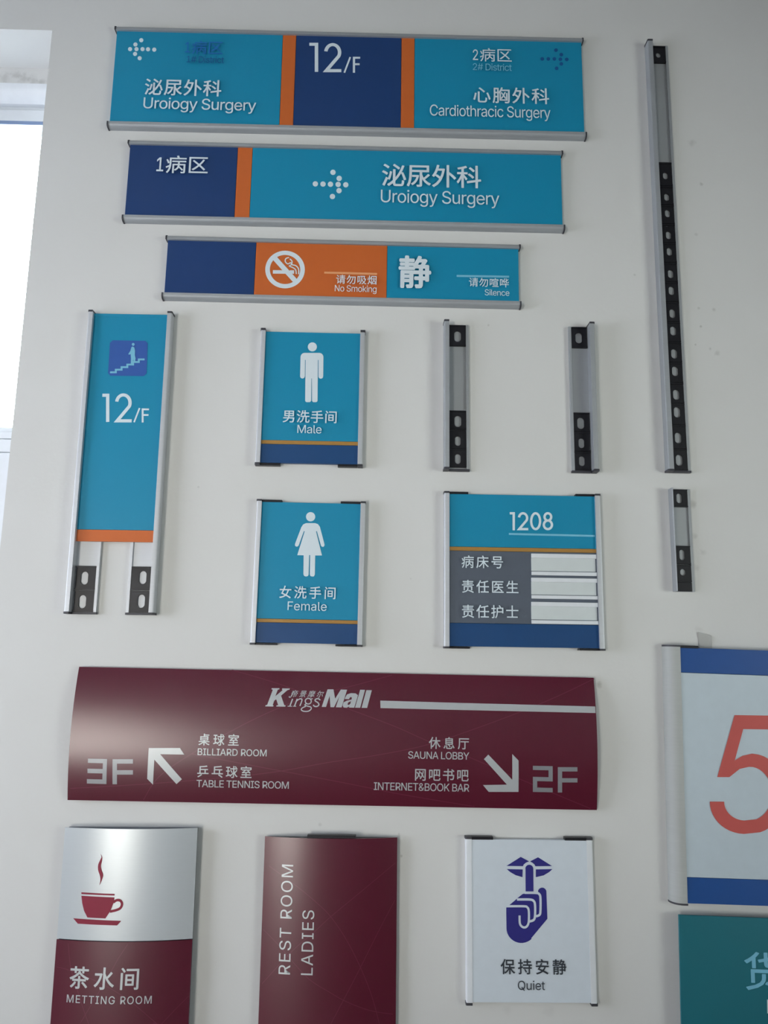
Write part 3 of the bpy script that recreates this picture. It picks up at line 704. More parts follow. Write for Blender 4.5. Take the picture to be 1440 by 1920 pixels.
text(S, '2病区', zb(738, 256), zb(956, 261), 25, 'print_white', p4, bold=.004)
text(S, '2# District', zb(738, 325), zb(956, 328), 13, 'print_pale_blue', p4)
arrow_dots(S, [zb(*p) for p in [(1130, 272), (1164, 272), (1198, 272), (1232, 274), (1268, 275), (1207, 223), (1237, 248), (1237, 300), (1211, 325)]], 3.4, 'print_deep_blue', p4)
text(S, '心胸外科', zb(740, 484), zb(1166, 488), 31, 'print_white', p4, bold=.012)
text(S, 'Cardiothracic Surgery', zb(497, 575), zb(1174, 592), 27, 'print_white', p4)

zc, zd = Z(210, 240, 3), Z(640, 240, 3)
S = slide_sign('directory_sign', 'second sign down, navy left end, one orange strip and dotted arrow to Uroiogy Surgery',
               [(242, 262), (1054, 279), (1056.5, 432), (231, 411)],
               [(442.5, 'navy', 'navy panel'), (470.5, 'orange', 'orange strip'), (0, 'sky_blue', 'light blue panel')])
p0, _, p2 = S.panels
text(S, '1病区', zc(255, 211), zc(543, 216), 33, 'print_white', p0, bold=.008)
arrow_dots(S, [zc(*p) for p in [(1144, 315), (1187, 316), (1229, 317), (1272, 318), (1315, 320), (1243, 250), (1278, 284), (1277, 353), (1240, 386)]], 5, 'print_white', p2)
text(S, '泌尿外科', zd(228, 273), zd(785, 282), 44, 'print_white', p2, bold=.012)
text(S, 'Uroiogy Surgery', zd(222, 400), zd(887, 413), 31, 'print_white', p2)

ze, zf = Z(290, 420, 4), Z(640, 420, 4)
S = slide_sign('notice_sign', 'third sign down with white no smoking symbol on orange and silence notice on blue',
               [(312.5, 439), (974, 457), (975, 575), (306, 558)],
               [(478, 'navy', 'plain navy panel'), (725.5, 'orange', 'orange no smoking panel'), (0, 'sky_blue', 'light blue silence panel')])
p0, p1, p2 = S.panels
cc = ze(978, 342)
ring = [(cc[0] + 32.8 * math.cos(t * math.pi / 24), cc[1] + 31.3 * math.sin(t * math.pi / 24)) for t in range(48)]
strokes(S, [(ring, 8.6, True, False), ([ze(898, 254), ze(1055, 428)], 9.5, False, False),
            ([ze(887, 360), ze(985, 361)], 7, False, False), ([ze(1012, 361), ze(1046, 361)], 7, False, False),
            ([ze(*p) for p in [(1008, 252), (985, 260), (980, 282), (998, 300), (1020, 292), (1032, 306), (1060, 314), (1079, 338), (1080, 378)]], 2.2, False, True),
            ([ze(*p) for p in [(1014, 262), (1030, 280), (1026, 305), (1010, 316), (1040, 330), (1058, 346), (1062, 376)]], 2.2, False, True)],
        'print_white', p1, 'no_smoking_symbol')
strokes(S, [([(608, 511.3), (707, 513.8)], 4, False, False)], 'print_pale_orange', p1, 'rule_line')
text(S, '请勿吸烟', (630.5, 526), (706, 527), 17.5, 'print_white', p1, bold=.008)
text(S, 'No Smoking', (628, 543.5), (706, 546), 15.5, 'print_white', p1)
text(S, '静', zf(428, 366), zf(673, 370), 61, 'print_white', p2, bold=.028)
strokes(S, [([zf(865, 390), zf(1258, 396)], 4, False, False)], 'print_pale_blue', p2, 'rule_line')
text(S, '请勿喧哗', zf(955, 445), zf(1253, 449), 17.5, 'print_white', p2, bold=.008)
text(S, 'Silence', zf(1073, 521), zf(1257, 524), 11.5, 'print_white', p2)

# ------------------------------------------------------------------ signs with side rails
def vrail(w, d, u_outer, sgn, r=0.0025):
    P = [(u_outer, EPS)]
    for k in range(5):
        t = k / 4 * math.pi / 2
        P.append((u_outer + sgn * r * (1 - math.cos(t)), d - r + r * math.sin(t)))
    P += [(u_outer + sgn * w, d), (u_outer + sgn * w, EPS)]
    return P

def side_sign(name, label, corners, rail_w, bands, dr=0.016, dp=0.011, rail_mat='aluminium', top_bar=None, bot_bar=None, cap_h=0.004, group=None, cap_d=0.0):
    """bands: list of (py at the panel's mid-line where the band ends, material, label) from top to bottom"""
    S = Sign(name, label, 'sign', corners, dr, group)
    S.pd = dp
    a, h = S.W / 2, S.H / 2
    for sx in (-1, 1):
        MB().along_v(vrail(rail_w, dr, sx * a, -sx), -h, h).build('side_rail', rail_mat, S.root, smooth=True)
        for sv in (-1, 1):
            P = vrail(rail_w + .0006, dr + .001 + cap_d, sx * (a + .0008), -sx)
            v0, v1 = sorted((sv * h, sv * (h + cap_h)))
            part_label(MB().along_v(P, v0, v1).build('end_cap', 'cap_grey', S.root, smooth=True), 'dark plastic end cap')
            ln = (bot_bar if sv < 0 else top_bar)
            if ln:
                u0, u1 = sorted((sx * (a - rail_w), sx * (a - ln)))
                part_label(MB().box(u0, u1, v0 - (0.0 if sv < 0 else .001), v1, EPS, dp + (0.0015 if sv < 0 else 0.001)).build('clamp_bar', 'black_plastic', S.root, bevel=.0006), 'black clamp bar')
    xm = sum(c[0] for c in corners) / 4
    vs = [h - .0005]
    for py, _, _ in bands[:-1]:
        vs.append(S.loc((xm, py), dp)[1])
    vs.append(-h + .0005)
    S.panels = []
    for i, (_, mm, lab) in enumerate(bands):
        o = MB().box(-a + rail_w - .001, a - rail_w + .001, vs[i + 1] + .0002, vs[i] - .0002, .003, dp).build('panel', mm, S.root, bevel=.0003)
        part_label(o, lab)
        S.panels.append(o)
    return S

zm = Z(460, 600, 5.76)
S = side_sign('restroom_sign', 'blue restroom sign with white man figure and word Male', [(488.3, 618.5), (684.5, 623.5), (679.3, 871), (479.2, 866)], .0092,
              [(826.5, 'sky_blue', 'light blue panel'), (833.8, 'gold', 'thin gold band'), (0, 'royal_navy', 'dark blue band')],
              bot_bar=.047, cap_h=.0045, group='restroom signs')
p0 = S.panels[0]
def man(z):
    q = lambda L: [z(*p) for p in L]
    hL = [(640, 355), (800, 355)]
    def arc(cx_, cy_, r, a0, a1, n=8):
        return [(cx_ + r * math.cos(math.radians(a0 + (a1 - a0) * k / n)), cy_ - r * math.sin(math.radians(a0 + (a1 - a0) * k / n))) for k in range(n + 1)]
    body = arc(642, 402, 46, 180, 90) + arc(797, 402, 46, 90, 0)
    body += [(841, 610)] + arc(815, 610, 25, 0, -180) + [(790, 432), (784, 432)]
    body += [(780, 868)] + arc(760, 868, 20, 0, -90) + arc(740, 868, 20, -90, -180) + [(718, 632), (713, 632)]
    body += [(711, 868)] + arc(690, 868, 20, 0, -90) + arc(666, 868, 20, -90, -180) + [(651, 432), (645, 432)]
    body += [(643, 608)] + arc(617, 608, 25, 0, -180)
    return [q(body), q(disc((724, 291), 49))]
shape(S, man(zm), 'print_white', p0, 'pictogram')
text(S, '男洗手间', zm(408, 1046), zm(988, 1058), 24.5, 'print_white', p0, bold=.010)
text(S, 'Male', zm(565, 1186), zm(825, 1190), 15.5, 'print_white', p0, spacing=.05)

zw = Z(460, 920, 5.76)
S = side_sign('restroom_sign', 'blue restroom sign with white woman figure and word Female', [(482, 939), (685.3, 943.5), (679, 1209), (468.3, 1205)], .0092,
              [(1161.5, 'sky_blue', 'light blue panel'), (1168.5, 'gold', 'thin gold band'), (0, 'royal_navy', 'dark blue band')],
              top_bar=.047, bot_bar=.049, cap_h=.0035, group='restroom signs')
p0 = S.panels[0]
def woman(z):
    q = lambda L: [z(*p) for p in L]
    b = [(605, 395), (625, 365), (655, 351), (755, 351), (785, 362), (805, 390)]
    b += [(853, 570), (856, 590), (846, 606), (830, 607), (818, 597), (772, 436), (764, 440)]
    b += [(828, 700), (755, 700), (751, 905), (742, 925), (722, 928), (703, 922), (697, 905), (700, 696), (690, 696)]
    b += [(684, 905), (677, 922), (655, 928), (636, 922), (627, 903), (630, 698), (561, 697), (641, 440), (633, 436)]
    b += [(577, 590), (566, 603), (550, 605), (537, 595), (536, 577)]
    return [q(b), q(disc((705, 282), 50))]
shape(S, woman(zw), 'print_white', p0, 'pictogram')
text(S, '女洗手间', zw(372, 1097), zw(976, 1106), 24.5, 'print_white', p0, bold=.010)
text(S, 'Female', zw(460, 1247), zw(880, 1253), 16.5, 'print_white', p0, spacing=.05)

zr = Z(810, 910, 4.235)
S = side_sign('ward_sign', 'square ward sign numbered 1208 with grey rows and three blank insert slots',
              [(833, 924), (1125.7, 929.5), (1135, 1216.5), (833, 1212)], .0098,
              [(1027, 'sky_blue', 'light blue number panel'), (1034.5, 'gold', 'thin gold band'), (1170, 'slate_grey', 'grey panel'), (0, 'royal_navy', 'dark blue band')],
              top_bar=.046, bot_bar=.048, cap_h=.0035)
p0, _, p2, p3 = S.panels
L = []
for ch, a, b in (('1', 617, 658), ('2', 681, 764), ('0', 778, 867), ('8', 878, 961)):
    L += digit(ch, zr(a, 0)[0], zr(b, 0)[0], zr(0, 213)[1], zr(0, 357)[1], 4.4)
strokes(S, L, 'print_white', p0, 'numerals')
strokes(S, [([zr(610, 386), zr(1292, 402)], 3.6, False, False)], 'print_pale_blue', p0, 'rule_line')
text(S, '病床号', zr(232, 610), zr(560, 611), 24.5, 'print_white', p2, bold=.008)
text(S, '责任医生', zr(235, 804), zr(682, 811), 25, 'print_white', p2, bold=.008)
text(S, '责任护士', zr(235, 1002), zr(682, 1006), 25.5, 'print_white', p2, bold=.008)
for ya, yb in ((537, 705), (713, 890), (901, 1088)):
    u0, v1 = S.loc(zr(140, ya), S.pd); u1, v0 = S.loc(zr(748, yb + 4), S.pd)
    MB().box(-S.W / 2 + .0098, u1, v0, v1, S.pd, S.pd + .0003).build('name_plate', 'slate_grey', p2)
for o in list(p2.children):
    if o.name.startswith('lettering'):
        for v in o.data.vertices: v.co.y -= .0003
for ya, yb in ((542, 722), (733, 908), (925, 1107)):
    u0, v1 = S.loc(zr(786, ya), S.pd); u1, v0 = S.loc(zr(1300, yb), S.pd)
    u1 = S.W / 2 - .0102
    t = (v1 - v0)
    MB().box(u0, u1 - .002, v0 + t * .2, v1 - t * .2, S.pd, S.pd + .0006).build('insert_slip', 'insert_white', p2)
    k = MB()
    k.box(u0, u1, v1 - t * .2, v1, S.pd, S.pd + .003); k.box(u0, u1, v0, v0 + t * .17, S.pd, S.pd + .003)
    part_label(k.build('slot_rail', 'frame_white', p2, bevel=.0008), 'white lips of the blank insert slot')

# ------------------------------------------------------------------ rail pieces with black hanging brackets
def oval(cx_, cy_, rx, ry, n=24):
    out = []
    k = max(0, ry - rx)
    for i in range(n):
        t = 2 * math.pi * (i + .5) / n
        out.append((cx_ + rx * math.cos(t), cy_ + min(rx, ry) * math.sin(t) + (k if math.sin(t) > 0 else -k)))
    return out

def bracket(S, parent, u0, u1, v0, v1, holes, d0, d1, ridge=True):
    """black plastic hanger plate with real slotted holes"""
    outer = [(u0, v0), (u1, v0), (u1, v1), (u0, v1)]
    vs, fs = fill2d([outer] + holes)
    me = bpy.data.meshes.new('bracket')
    me.from_pydata([(a, -d1, b) for a, b in vs], [], fs)
    bm = bmesh.new(); bm.from_mesh(me)
    bmesh.ops.remove_doubles(bm, verts=bm.verts, dist=1e-6)
    r = bmesh.ops.extrude_face_region(bm, geom=bm.faces[:])
    for v in [g for g in r['geom'] if isinstance(g, bmesh.types.BMVert)]:
        v.co.y = -d0
    if ridge:                                   # raised cross ribs at both ends and a small tab
        def bx(a, b, c, d, e, f):
            x = [bm.verts.new((i, -k, j)) for i, j, k in ((a, c, e), (b, c, e), (b, d, e), (a, d, e), (a, c, f), (b, c, f), (b, d, f), (a, d, f))]
            for q in ((4, 5, 6, 7), (0, 1, 5, 4), (1, 2, 6, 5), (2, 3, 7, 6), (3, 0, 4, 7)):
                bm.faces.new([x[i] for i in q])
        e = (v1 - v0) * .07
        bx(u0, u1, v0 + .0004, v0 + e, d1, d1 + .002)
        bx(u0, u1, v1 - e, v1 - .0004, d1, d1 + .002)
    bmesh.ops.recalc_face_normals(bm, faces=bm.faces)
    bm.to_mesh(me); bm.free()
    return part_label(link('bracket', me, 'black_plastic', parent), 'black plastic bracket with slotted hole')

def channel(S, parent, side, u_out, w_tot, v0, v1, w_rail, d_out, d_lip, w_lip=.005, caps=(True, True), m='aluminium'):
    """extruded rail: tall outer lip (side = -1 left, +1 right), back plate, low inner lip"""
    s = -side
    P = vrail(w_rail, d_out, u_out, s, .0022)
    g = MB().along_v(P, v0, v1)
    a, b = sorted((u_out + s * w_rail, u_out + s * w_tot))
    g.box(a, b, v0, v1, EPS, .003)
    a, b = sorted((u_out + s * (w_tot - w_lip), u_out + s * w_tot))
    g.box(a, b, v0, v1, .003, d_lip)
    o = g.build('rail_channel', m, parent, smooth=True)
    if caps[0]:
        part_label(MB().along_v(vrail(w_rail + .0006, d_out + .001, u_out - s * .0006, s), v1, v1 + .0035).build('end_cap', 'cap_grey', parent, smooth=True), 'dark plastic end cap')
    if caps[1]:
        c = MB().along_v(vrail(w_rail + .001, d_out + .001, u_out - s * .001, s), v0 - .004, v0)
        a, b = sorted((u_out + s * (w_rail + .001), u_out + s * (w_tot + .001)))
        c.box(a, b, v0 - .004, v0, EPS, d_lip + .001)
        part_label(c.build('base_plate', 'cap_grey', parent, smooth=True), 'dark plastic base plate')
    return o

def rail_thing(label, side, tp, bt, lip_top, d_out, d_lip, w_rail, group, caps=(True, True)):
    """tp/bt: photo points on the outer front edge; lip_top: photo point on the inner lip's far edge"""
    a, b = Vector(on_wall(*tp, d_out)), Vector(on_wall(*bt, d_out))
    S = Sign.__new__(Sign)
    S.d = S.pd = d_lip
    ax = a - b
    S.a = math.atan2(-ax.x, ax.y); S.H = ax.length; S.c = (a + b) / 2; S.W = 0
    e = bpy.data.objects.new('sign_rail', None)
    e.empty_display_size = 0.05
    e.location = (S.c.x, 0, S.c.y); e.rotation_euler = (0, -S.a, 0)
    COL.objects.link(e); tag(e, label, 'rail', group)
    S.root = e
    w = abs(S.loc(lip_top, d_lip)[0])
    S.side = side
    S.w = w; S.w_rail = w_rail
    channel(S, e, side, 0.0, w, -S.H / 2, S.H / 2, w_rail, d_out, d_lip, caps=caps, m='raw_aluminium')
    return S

def rail_bracket(S, y0, y1, hole, rx, ry, xref, d=.006):
    """y0,y1: bracket ends in photo pixels; hole: photo centre"""
    v1 = S.loc((xref, y0), d)[1]; v0 = S.loc((xref, y1), d)[1]
    v1 = min(v1, S.H / 2 - .0005); v0 = max(v0, -S.H / 2 + .0005)
    s = -S.side
    u0, u1 = sorted((s * (S.w_rail + .0015), s * (S.w - .0055)))
    hu, hv = S.loc(hole, d)
    k = 0.001
    hu = min(max(hu, u0 + rx * k + .002), u1 - rx * k - .002)
    bracket(S, S.root, u0, u1, v0, v1, [oval(hu, hv, rx * k, ry * k)], .003, d)

zp = Z(810, 590, 4.235)
grp = 'bare sign rails with black brackets'
S = rail_thing('left one of the two short bare rails between the Male sign and the long rail', -1, zp(99, 50), zp(99, 1208), zp(289, 80), .024, .007, .0095, grp)
for y0, y1, h, rx, ry in ((76, 250, (203, 172), 6.8, 11.2), (762, 909, (205, 847), 6.8, 11.3), (911, 1064, (205, 1003), 5.6, 9.6), (1066, 1214, (205, 1145), 5.6, 9.8)):
    rail_bracket(S, zp(0, y0)[1], zp(0, y1)[1], zp(*h), rx, ry, 858)
S = rail_thing('right one of the two short bare rails, tall lip on its right side', 1, zp(1290, 70), zp(1328, 1225), zp(1084, 95), .024, .007, .0095, grp)
for y0, y1, h, rx, ry in ((95, 265, (1165, 185), 6.6, 11.0), (778, 930, (1181, 862), 6.8, 11.5), (932, 1085, (1187, 1020), 5.6, 9.8), (1087, 1238, (1190, 1162), 5.6, 9.8)):
    rail_bracket(S, zp(0, y0)[1], zp(0, y1)[1], zp(*h), rx, ry, 1088)

S = rail_thing('longest bare rail, upper right, with a long column of black brackets', -1, (1214.5, 76), (1254, 879), (1252, 88), .020, .007, .0105, grp)
H15 = [(329.4, 1247.8), (369.5, 1250.2), (400.1, 1251.8), (440.9, 1253.7), (471.7, 1255.4), (513.4, 1257.7), (544.9, 1259.2), (587.7, 1260.9), (620.3, 1262.5),
       (663.2, 1264.4), (695.9, 1266.1), (739.9, 1268.2), (772.9, 1269.8), (821, 1271.7), (862.8, 1273.8)]
rail_bracket(S, 87, 118, (1234.5, 103), 5.2, 6.2, 1238)
ends = [304.8] + [(H15[i][0] + H15[i + 1][0]) / 2 for i in range(14)] + [882]
for i, (hy, hx) in enumerate(H15):
    t = i / 14
    rail_bracket(S, ends[i] + .3, ends[i + 1] - .3, (hx, hy), 5.2 + 1.6 * t, 7.8 + 3.3 * t, hx)

zs = Z(1220, 800, 6)
S = rail_thing('shortest bare rail, hanging just below the long rail', -1, zs(238, 683), zs(294, 1848), zs(440, 712), .020, .006, .0018, grp, caps=(False, False))
for y0, y1, h, rx, ry in ((705, 905, (322, 805), 5.4, 9.6), (1340, 1548, (355, 1442), 5.2, 10), (1552, 1745, (365, 1638), 5.4, 6.3)):
    rail_bracket(S, zs(0, y0)[1], zs(0, y1)[1], zs(*h), rx, ry, 1276)
v1 = S.loc(zs(380, 1748), .006)[1]
part_label(MB().box(.0035, S.w - .0055, -S.H / 2 + .0005, v1, .003, .0055).build('bracket', 'black_plastic', S.root, bevel=.001), 'black plastic end piece')

# tall floor sign at the left standing on two rails
zt7, zt8 = Z(100, 560, 4.8), Z(90, 860, 4.8)
S = Sign('floor_sign', 'tall narrow blue sign with stairs symbol and 12/F, open rails below', 'sign', [(165.8, 584), (322.8, 587), (287.2, 1148), (119.2, 1147)], .020)
S.pd = .012
a, h = S.W / 2, S.H / 2
wch = .054
channel(S, S.root, -1, -a, wch, -h, h, .009, .020, .007)
channel(S, S.root, 1, a, wch, -h, h, .009, .020, .007)
xb = 215
vb = S.loc((xb, 993.5), .012)[1]; vo = S.loc((xb, 1015.5), .012)[1]
pb = part_label(MB().box(-a + .0085, a - .0085, vb + .0002, h - .0005, .0075, .012).build('panel', 'sky_blue', S.root, bevel=.0003), 'light blue panel')
MB().box(-a + .009, a - .009, h - .007, h - .0006, .012, .0128).build('panel_lip', 'sky_blue', pb, bevel=.0003)
part_label(MB().box(-a + .0085, a - .0085, vo, vb - .0002, .0075, .012).build('panel', 'orange', S.root, bevel=.0003), 'orange strip along the bottom')
sq = [zt7(*p) for p in [(535, 375), (828, 380), (850, 402), (840, 672), (815, 697), (514, 694), (493, 670), (510, 398)]]
shape(S, [sq], 'picto_navy', pb, 'pictogram_tile')
st = []
n = 6
x0_, y0_, x1_, y1_ = 512, 664, 822, 548
for i in range(n):
    xa, xb_ = x0_ + (x1_ - x0_) * i / n, x0_ + (x1_ - x0_) * (i + 1) / n
    yy = y0_ + (y1_ - y0_) * (i / (n - 1))
    st += [zt7(xa, yy), zt7(xb_, yy)]
fig = [[(712, 432), (730, 440), (737, 470), (735, 510), (742, 540), (738, 560), (745, 575), (722, 578), (722, 545), (714, 580), (716, 588), (698, 590), (700, 540), (697, 500), (682, 506), (676, 500), (695, 470), (703, 440)], disc((720, 413), 13, 16)]
strokes(S, [(st, 3.6, False, False)], 'print_pale_blue', pb, 'stairs_symbol', lift=.0008)
shape(S, [[zt7(*p) for p in lp] for lp in fig], 'print_pale_blue', pb, 'climber_symbol', lift=.0009)
L = digit('1', zt7(443, 0)[0] - .3, zt7(505, 0)[0], zt7(0, 855)[1], zt7(0, 1110)[1], 6.2) + digit('2', zt7(556, 0)[0], zt7(706, 0)[0], zt7(0, 852)[1], zt7(0, 1115)[1], 6.2)
L += digit('/', zt7(720, 0)[0], zt7(784, 0)[0], zt7(0, 985)[1], zt7(0, 1113)[1], 3) + digit('F', zt7(796, 0)[0], zt7(862, 0)[0], zt7(0, 988)[1], zt7(0, 1115)[1], 3.6)
strokes(S, L, 'print_white', pb, 'numerals')
for side, xh in ((-1, ((327, 1075), (308, 1287))), (1, ((852, 1070), (838, 1283)))):
    for (y0, y1), hp in zip(((968, 1183), (1186, 1388)), xh):
        v1 = S.loc(zt8(600, y0), .006)[1]; v0 = max(S.loc(zt8(600, y1), .006)[1], -h + .0005)
        u0, u1 = sorted((side * (a - .0115), side * (a - wch + .0055)))
        hu, hv = S.loc(zt8(*hp), .006)
        bracket(S, S.root, u0, u1, v0, v1, [oval(hu, hv, .0068, .0122)], .003, .006)

# ------------------------------------------------------------------ curved maroon signs
zk, zl, zg = Z(110, 1240, 2.769), Z(610, 1240, 2.717), Z(490, 1280, 6)
S = Sign('mall_sign', 'wide curved maroon mall directory sign with arrows to 3F and 2F', 'sign', [(148, 1250), (1113, 1271), (1119, 1519), (127, 1500)], .008)
SAG = .014
a, h = S.W / 2, S.H / 2
fk = lambda u, v: .008 + SAG * (1 - (v / h) ** 2)
S.pd = .008 + SAG * .7
n = 40
P = [(-h + 2 * h * i / n, fk(0, -h + 2 * h * i / n)) for i in range(n + 1)]
prof = P + [(v, max(.001, d - .0025)) for v, d in reversed(P)]
pl = MB().along_u(prof, -a, a).build('panel', 'maroon', S.root, smooth=True)
prof = [(v * .985, d - .003) for v, d in P] + [(h * .985, EPS), (-h * .985, EPS)]
part_label(MB().along_u(prof, -a + .004, a - .004).build('backing', 'black_plastic', S.root, smooth=True), 'dark backing behind the curved face')
CK = (1, -h, h, 48)
def loc_curved(S, f, axis):
    """measured points onto the bulging face: iterate depth"""
    base = Sign.loc
    def L(p, d=None):
        dd = S.pd
        for _ in range(4):
            u, v = base(S, p, dd)
            dd = f(max(-S.W / 2, min(S.W / 2, u)), max(-S.H / 2, min(S.H / 2, v)))
        return base(S, p, dd)
    S.loc = L
loc_curved(S, fk, 1)
kw = dict(surf=fk, cuts=CK)
# faint arcs of the print
arcs = [[zk(900, 45), zk(1040, 85), zk(1180, 130), zl(0, 205), zl(110, 240), zl(350, 330), zl(520, 405), zl(760, 500), zl(1050, 625), zl(1350, 750)],
        [zk(440, 720), zk(520, 600), zk(690, 480), zk(900, 360), zk(1080, 270), zk(1300, 180), zl(100, 135), zl(340, 70)],
        [zk(60, 660), zk(480, 635), zk(900, 600), zk(1150, 570), zk(1400, 525), zl(250, 480), zl(500, 430), zl(730, 355), zl(1000, 255), zl(1200, 170), zl(1370, 88)],
        [zk(690, 480), zk(1000, 540), zk(1400, 615), zl(250, 650), zl(400, 680), zl(760, 740)]]
for i, A in enumerate(arcs):
    strokes(S, [(A, 1.6, False, True)], 'maroon_line', pl, 'arc_line', lift=.00008 + .00004 * i, **kw)
def blockF(z, x0, x1, y0, y1, t, ym):
    return [z(x0, y0), z(x1, y0), z(x1, y0 + t), z(x0 + t, y0 + t), z(x0 + t, ym), z(x1, ym), z(x1, ym + t), z(x0 + t, ym + t), z(x0 + t, y1), z(x0, y1)]
three = [zk(*p) for p in [(152, 505), (252, 507), (248, 637), (147, 634), (147, 611), (227, 613), (228, 582), (150, 580), (150, 557), (229, 559), (230, 529), (152, 527)]]
shape(S, [three, blockF(zk, 280, 386, 508, 638, 23, 565)], 'print_dull_silver', pl, 'numerals', **kw)
two = [zl(*p) for p in [(1057, 532), (1158, 534), (1158, 612), (1079, 610), (1079, 643), (1158, 645), (1158, 667), (1057, 665), (1057, 588), (1137, 590), (1137, 555), (1057, 553)]]
shape(S, [two, blockF(zl, 1184, 1284, 539, 668, 22, 595)], 'print_dull_silver', pl, 'numerals', **kw)
shape(S, [[zk(*p) for p in [(468, 450), (630, 450), (652, 484), (527, 482), (640, 612), (612, 637), (497, 510), (490, 640), (460, 610)]]], 'print_silver', pl, 'arrow', **kw)
shape(S, [[zl(*p) for p in [(952, 472), (984, 505), (984, 665), (832, 665), (803, 630), (925, 628), (808, 498), (830, 475), (952, 603)]]], 'print_silver', pl, 'arrow', **kw)
shape(S, [[zl(280, 200), zl(700, 212), zl(1374, 230), zl(1376, 263), zl(700, 248), zl(281, 238)]], 'print_silver', pl, 'rule_bar', **kw)
for body, z, x0, x1, yl, yr, hh, bd in (('桌球室', zk, 727, 936, 406, 408, 64, .011), ('BILLIARD ROOM', zk, 722, 1080, 471, 474, 36, .004),
                                   ('乒乓球室', zk, 720, 1002, 572, 575, 66, .011), ('TABLE TENNIS ROOM', zk, 716, 1195, 636, 641, 38, .004),
                                   ('休息厅', zl, 527, 732, 415, 418, 64, .011), ('SAUNA LOBBY', zl, 422, 733, 478, 481, 38, .004),
                                   ('网吧书吧', zl, 457, 730, 577, 580, 66, .011), ('INTERNET&BOOK BAR', zl, 247, 733, 637, 643, 40, .004)):
    text(S, body, z(x0, yl), z(x1, yr), hh / z.o[2], 'print_silver', pl, bold=bd, **kw)
g = lambda L: [zg(*p) for p in L]
K = [(118, 62), (205, 63), (201, 76), (186, 78), (158, 152), (240, 84), (232, 78), (236, 64), (322, 66), (316, 79), (296, 82), (222, 146), (258, 252), (274, 256), (270, 270), (168, 268), (172, 255), (190, 253), (168, 186), (146, 202), (128, 252), (138, 256), (134, 268), (44, 266), (49, 254), (66, 250), (130, 78), (114, 75)]
Mm = [(680, 272), (745, 75), (812, 75), (830, 180), (895, 77), (965, 79), (903, 278), (838, 277), (880, 150), (818, 276), (778, 275), (768, 148), (728, 273)]
A1 = [(945, 165), (965, 132), (1008, 118), (1060, 120), (1086, 140), (1080, 168), (1045, 281), (985, 280), (990, 266), (960, 282), (925, 278), (915, 255), (925, 222), (960, 203), (1014, 190), (1020, 170), (1006, 160), (992, 172), (986, 186), (938, 184)]
A2 = [(1008, 208), (978, 222), (968, 244), (984, 252), (1002, 236)]
for lp in ([g(K)], [g(Mm)], [g(A1), g(A2)], [g([(1112, 80), (1166, 81), (1112, 282), (1054, 281)])], [g([(1182, 84), (1243, 85), (1190, 284), (1127, 283)])]):
    shape(S, lp, 'print_silver', pl, 'logo_letter', **kw)
el = lambda cx_, cy_, rx, ry, n=24: [(cx_ + rx * math.cos(2 * math.pi * i / n), cy_ + ry * math.sin(2 * math.pi * i / n)) for i in range(n)]
strokes(S, [(g([(352, 182), (322, 262)]), 2.2, False, False), (g([(296, 265), (345, 266)]), 1.2, False, False),
            (g([(404, 182), (374, 262)]), 2.2, False, False), (g([(356, 265), (392, 266)]), 1.2, False, False),
            (g([(398, 205), (428, 184), (454, 184), (456, 204), (434, 262)]), 2.0, False, True),
            (g(el(528, 208, 34, 32)), 2.0, True, False), (g([(505, 236), (490, 252), (520, 264), (556, 274), (560, 296), (530, 320), (480, 322), (450, 306), (462, 284), (500, 266)]), 1.9, False, True),
            (g([(556, 184), (578, 180)]), 1.6, False, False),
            (g([(664, 196), (640, 180), (612, 186), (606, 204), (636, 224), (648, 246), (630, 266), (600, 266), (584, 250)]), 2.2, False, True),
            (g([(320, 152), (312, 160), (322, 166), (334, 154), (360, 96)]), 1.2, False, True)], 'print_silver', pl, 'logo_script', **kw)
text(S, '帝景摩尔', zg(340, 122), zg(706, 130), 13.5, 'print_silver', pl, bold=.004, shear=.3, **kw)

def vcurve_panel(S, name, m, v0, v1, f, a, th=.002, n=36):
    P = [(-a + 2 * a * i / n, f(-a + 2 * a * i / n, 0)) for i in range(n + 1)]
    prof = P + [(u, d - th) for u, d in reversed(P)]
    return MB().along_v(prof, v0, v1).build(name, m, S.root, smooth=True)

zq = Z(80, 1530, 4.5)
S = Sign('tea_room_sign', 'curved sign with silver upper half, maroon cup symbol and Metting Room lettering', 'sign', [(122, 1550), (369.6, 1553.5), (354.4, 1920), (95, 1920)], .016)
S.H0 = S.H
a, h = S.W / 2, S.H / 2
fq = lambda u, v: .016 + .013 * (1 - (u / a) ** 2)
S.pd = .025
vlow = -h - .12                                     # the sign runs on below the picture
vsp = S.loc((234, 1764.5), .027)[1]
ps = part_label(vcurve_panel(S, 'panel', 'silver_plate', vsp + .0006, h, fq, a), 'brushed silver plate')
pm = part_label(vcurve_panel(S, 'panel', 'maroon', vlow, vsp - .0006, lambda u, v: fq(u, v) + .0012, a), 'maroon plate')
P = [(-a + 2 * a * i / 24, fq(-a + 2 * a * i / 24, 0) - .003) for i in range(25)]
part_label(MB().along_v([(u * .98, d) for u, d in P] + [(a * .98, EPS), (-a * .98, EPS)], vlow + .003, h - .002).build('backing', 'slate_grey', S.root, smooth=True), 'grey backing behind the curved face')
loc_curved(S, fq, 0)
CQ = (0, -a, a, 40)
kw = dict(surf=fq, cuts=CQ)
steam = [(487, 318), (503, 345), (501, 380), (492, 420), (498, 455), (511, 495), (500, 540), (479, 584), (487, 545), (484, 505), (468, 455), (469, 410), (486, 370), (497, 345)]
cup = [(327, 672), (607, 686), (600, 730), (572, 800), (530, 864), (378, 856), (350, 800), (334, 735)]
rim = [(327, 643), (608, 657), (607, 671), (327, 658)]
sauc = [(258, 862), (664, 884), (629, 923), (297, 908)]
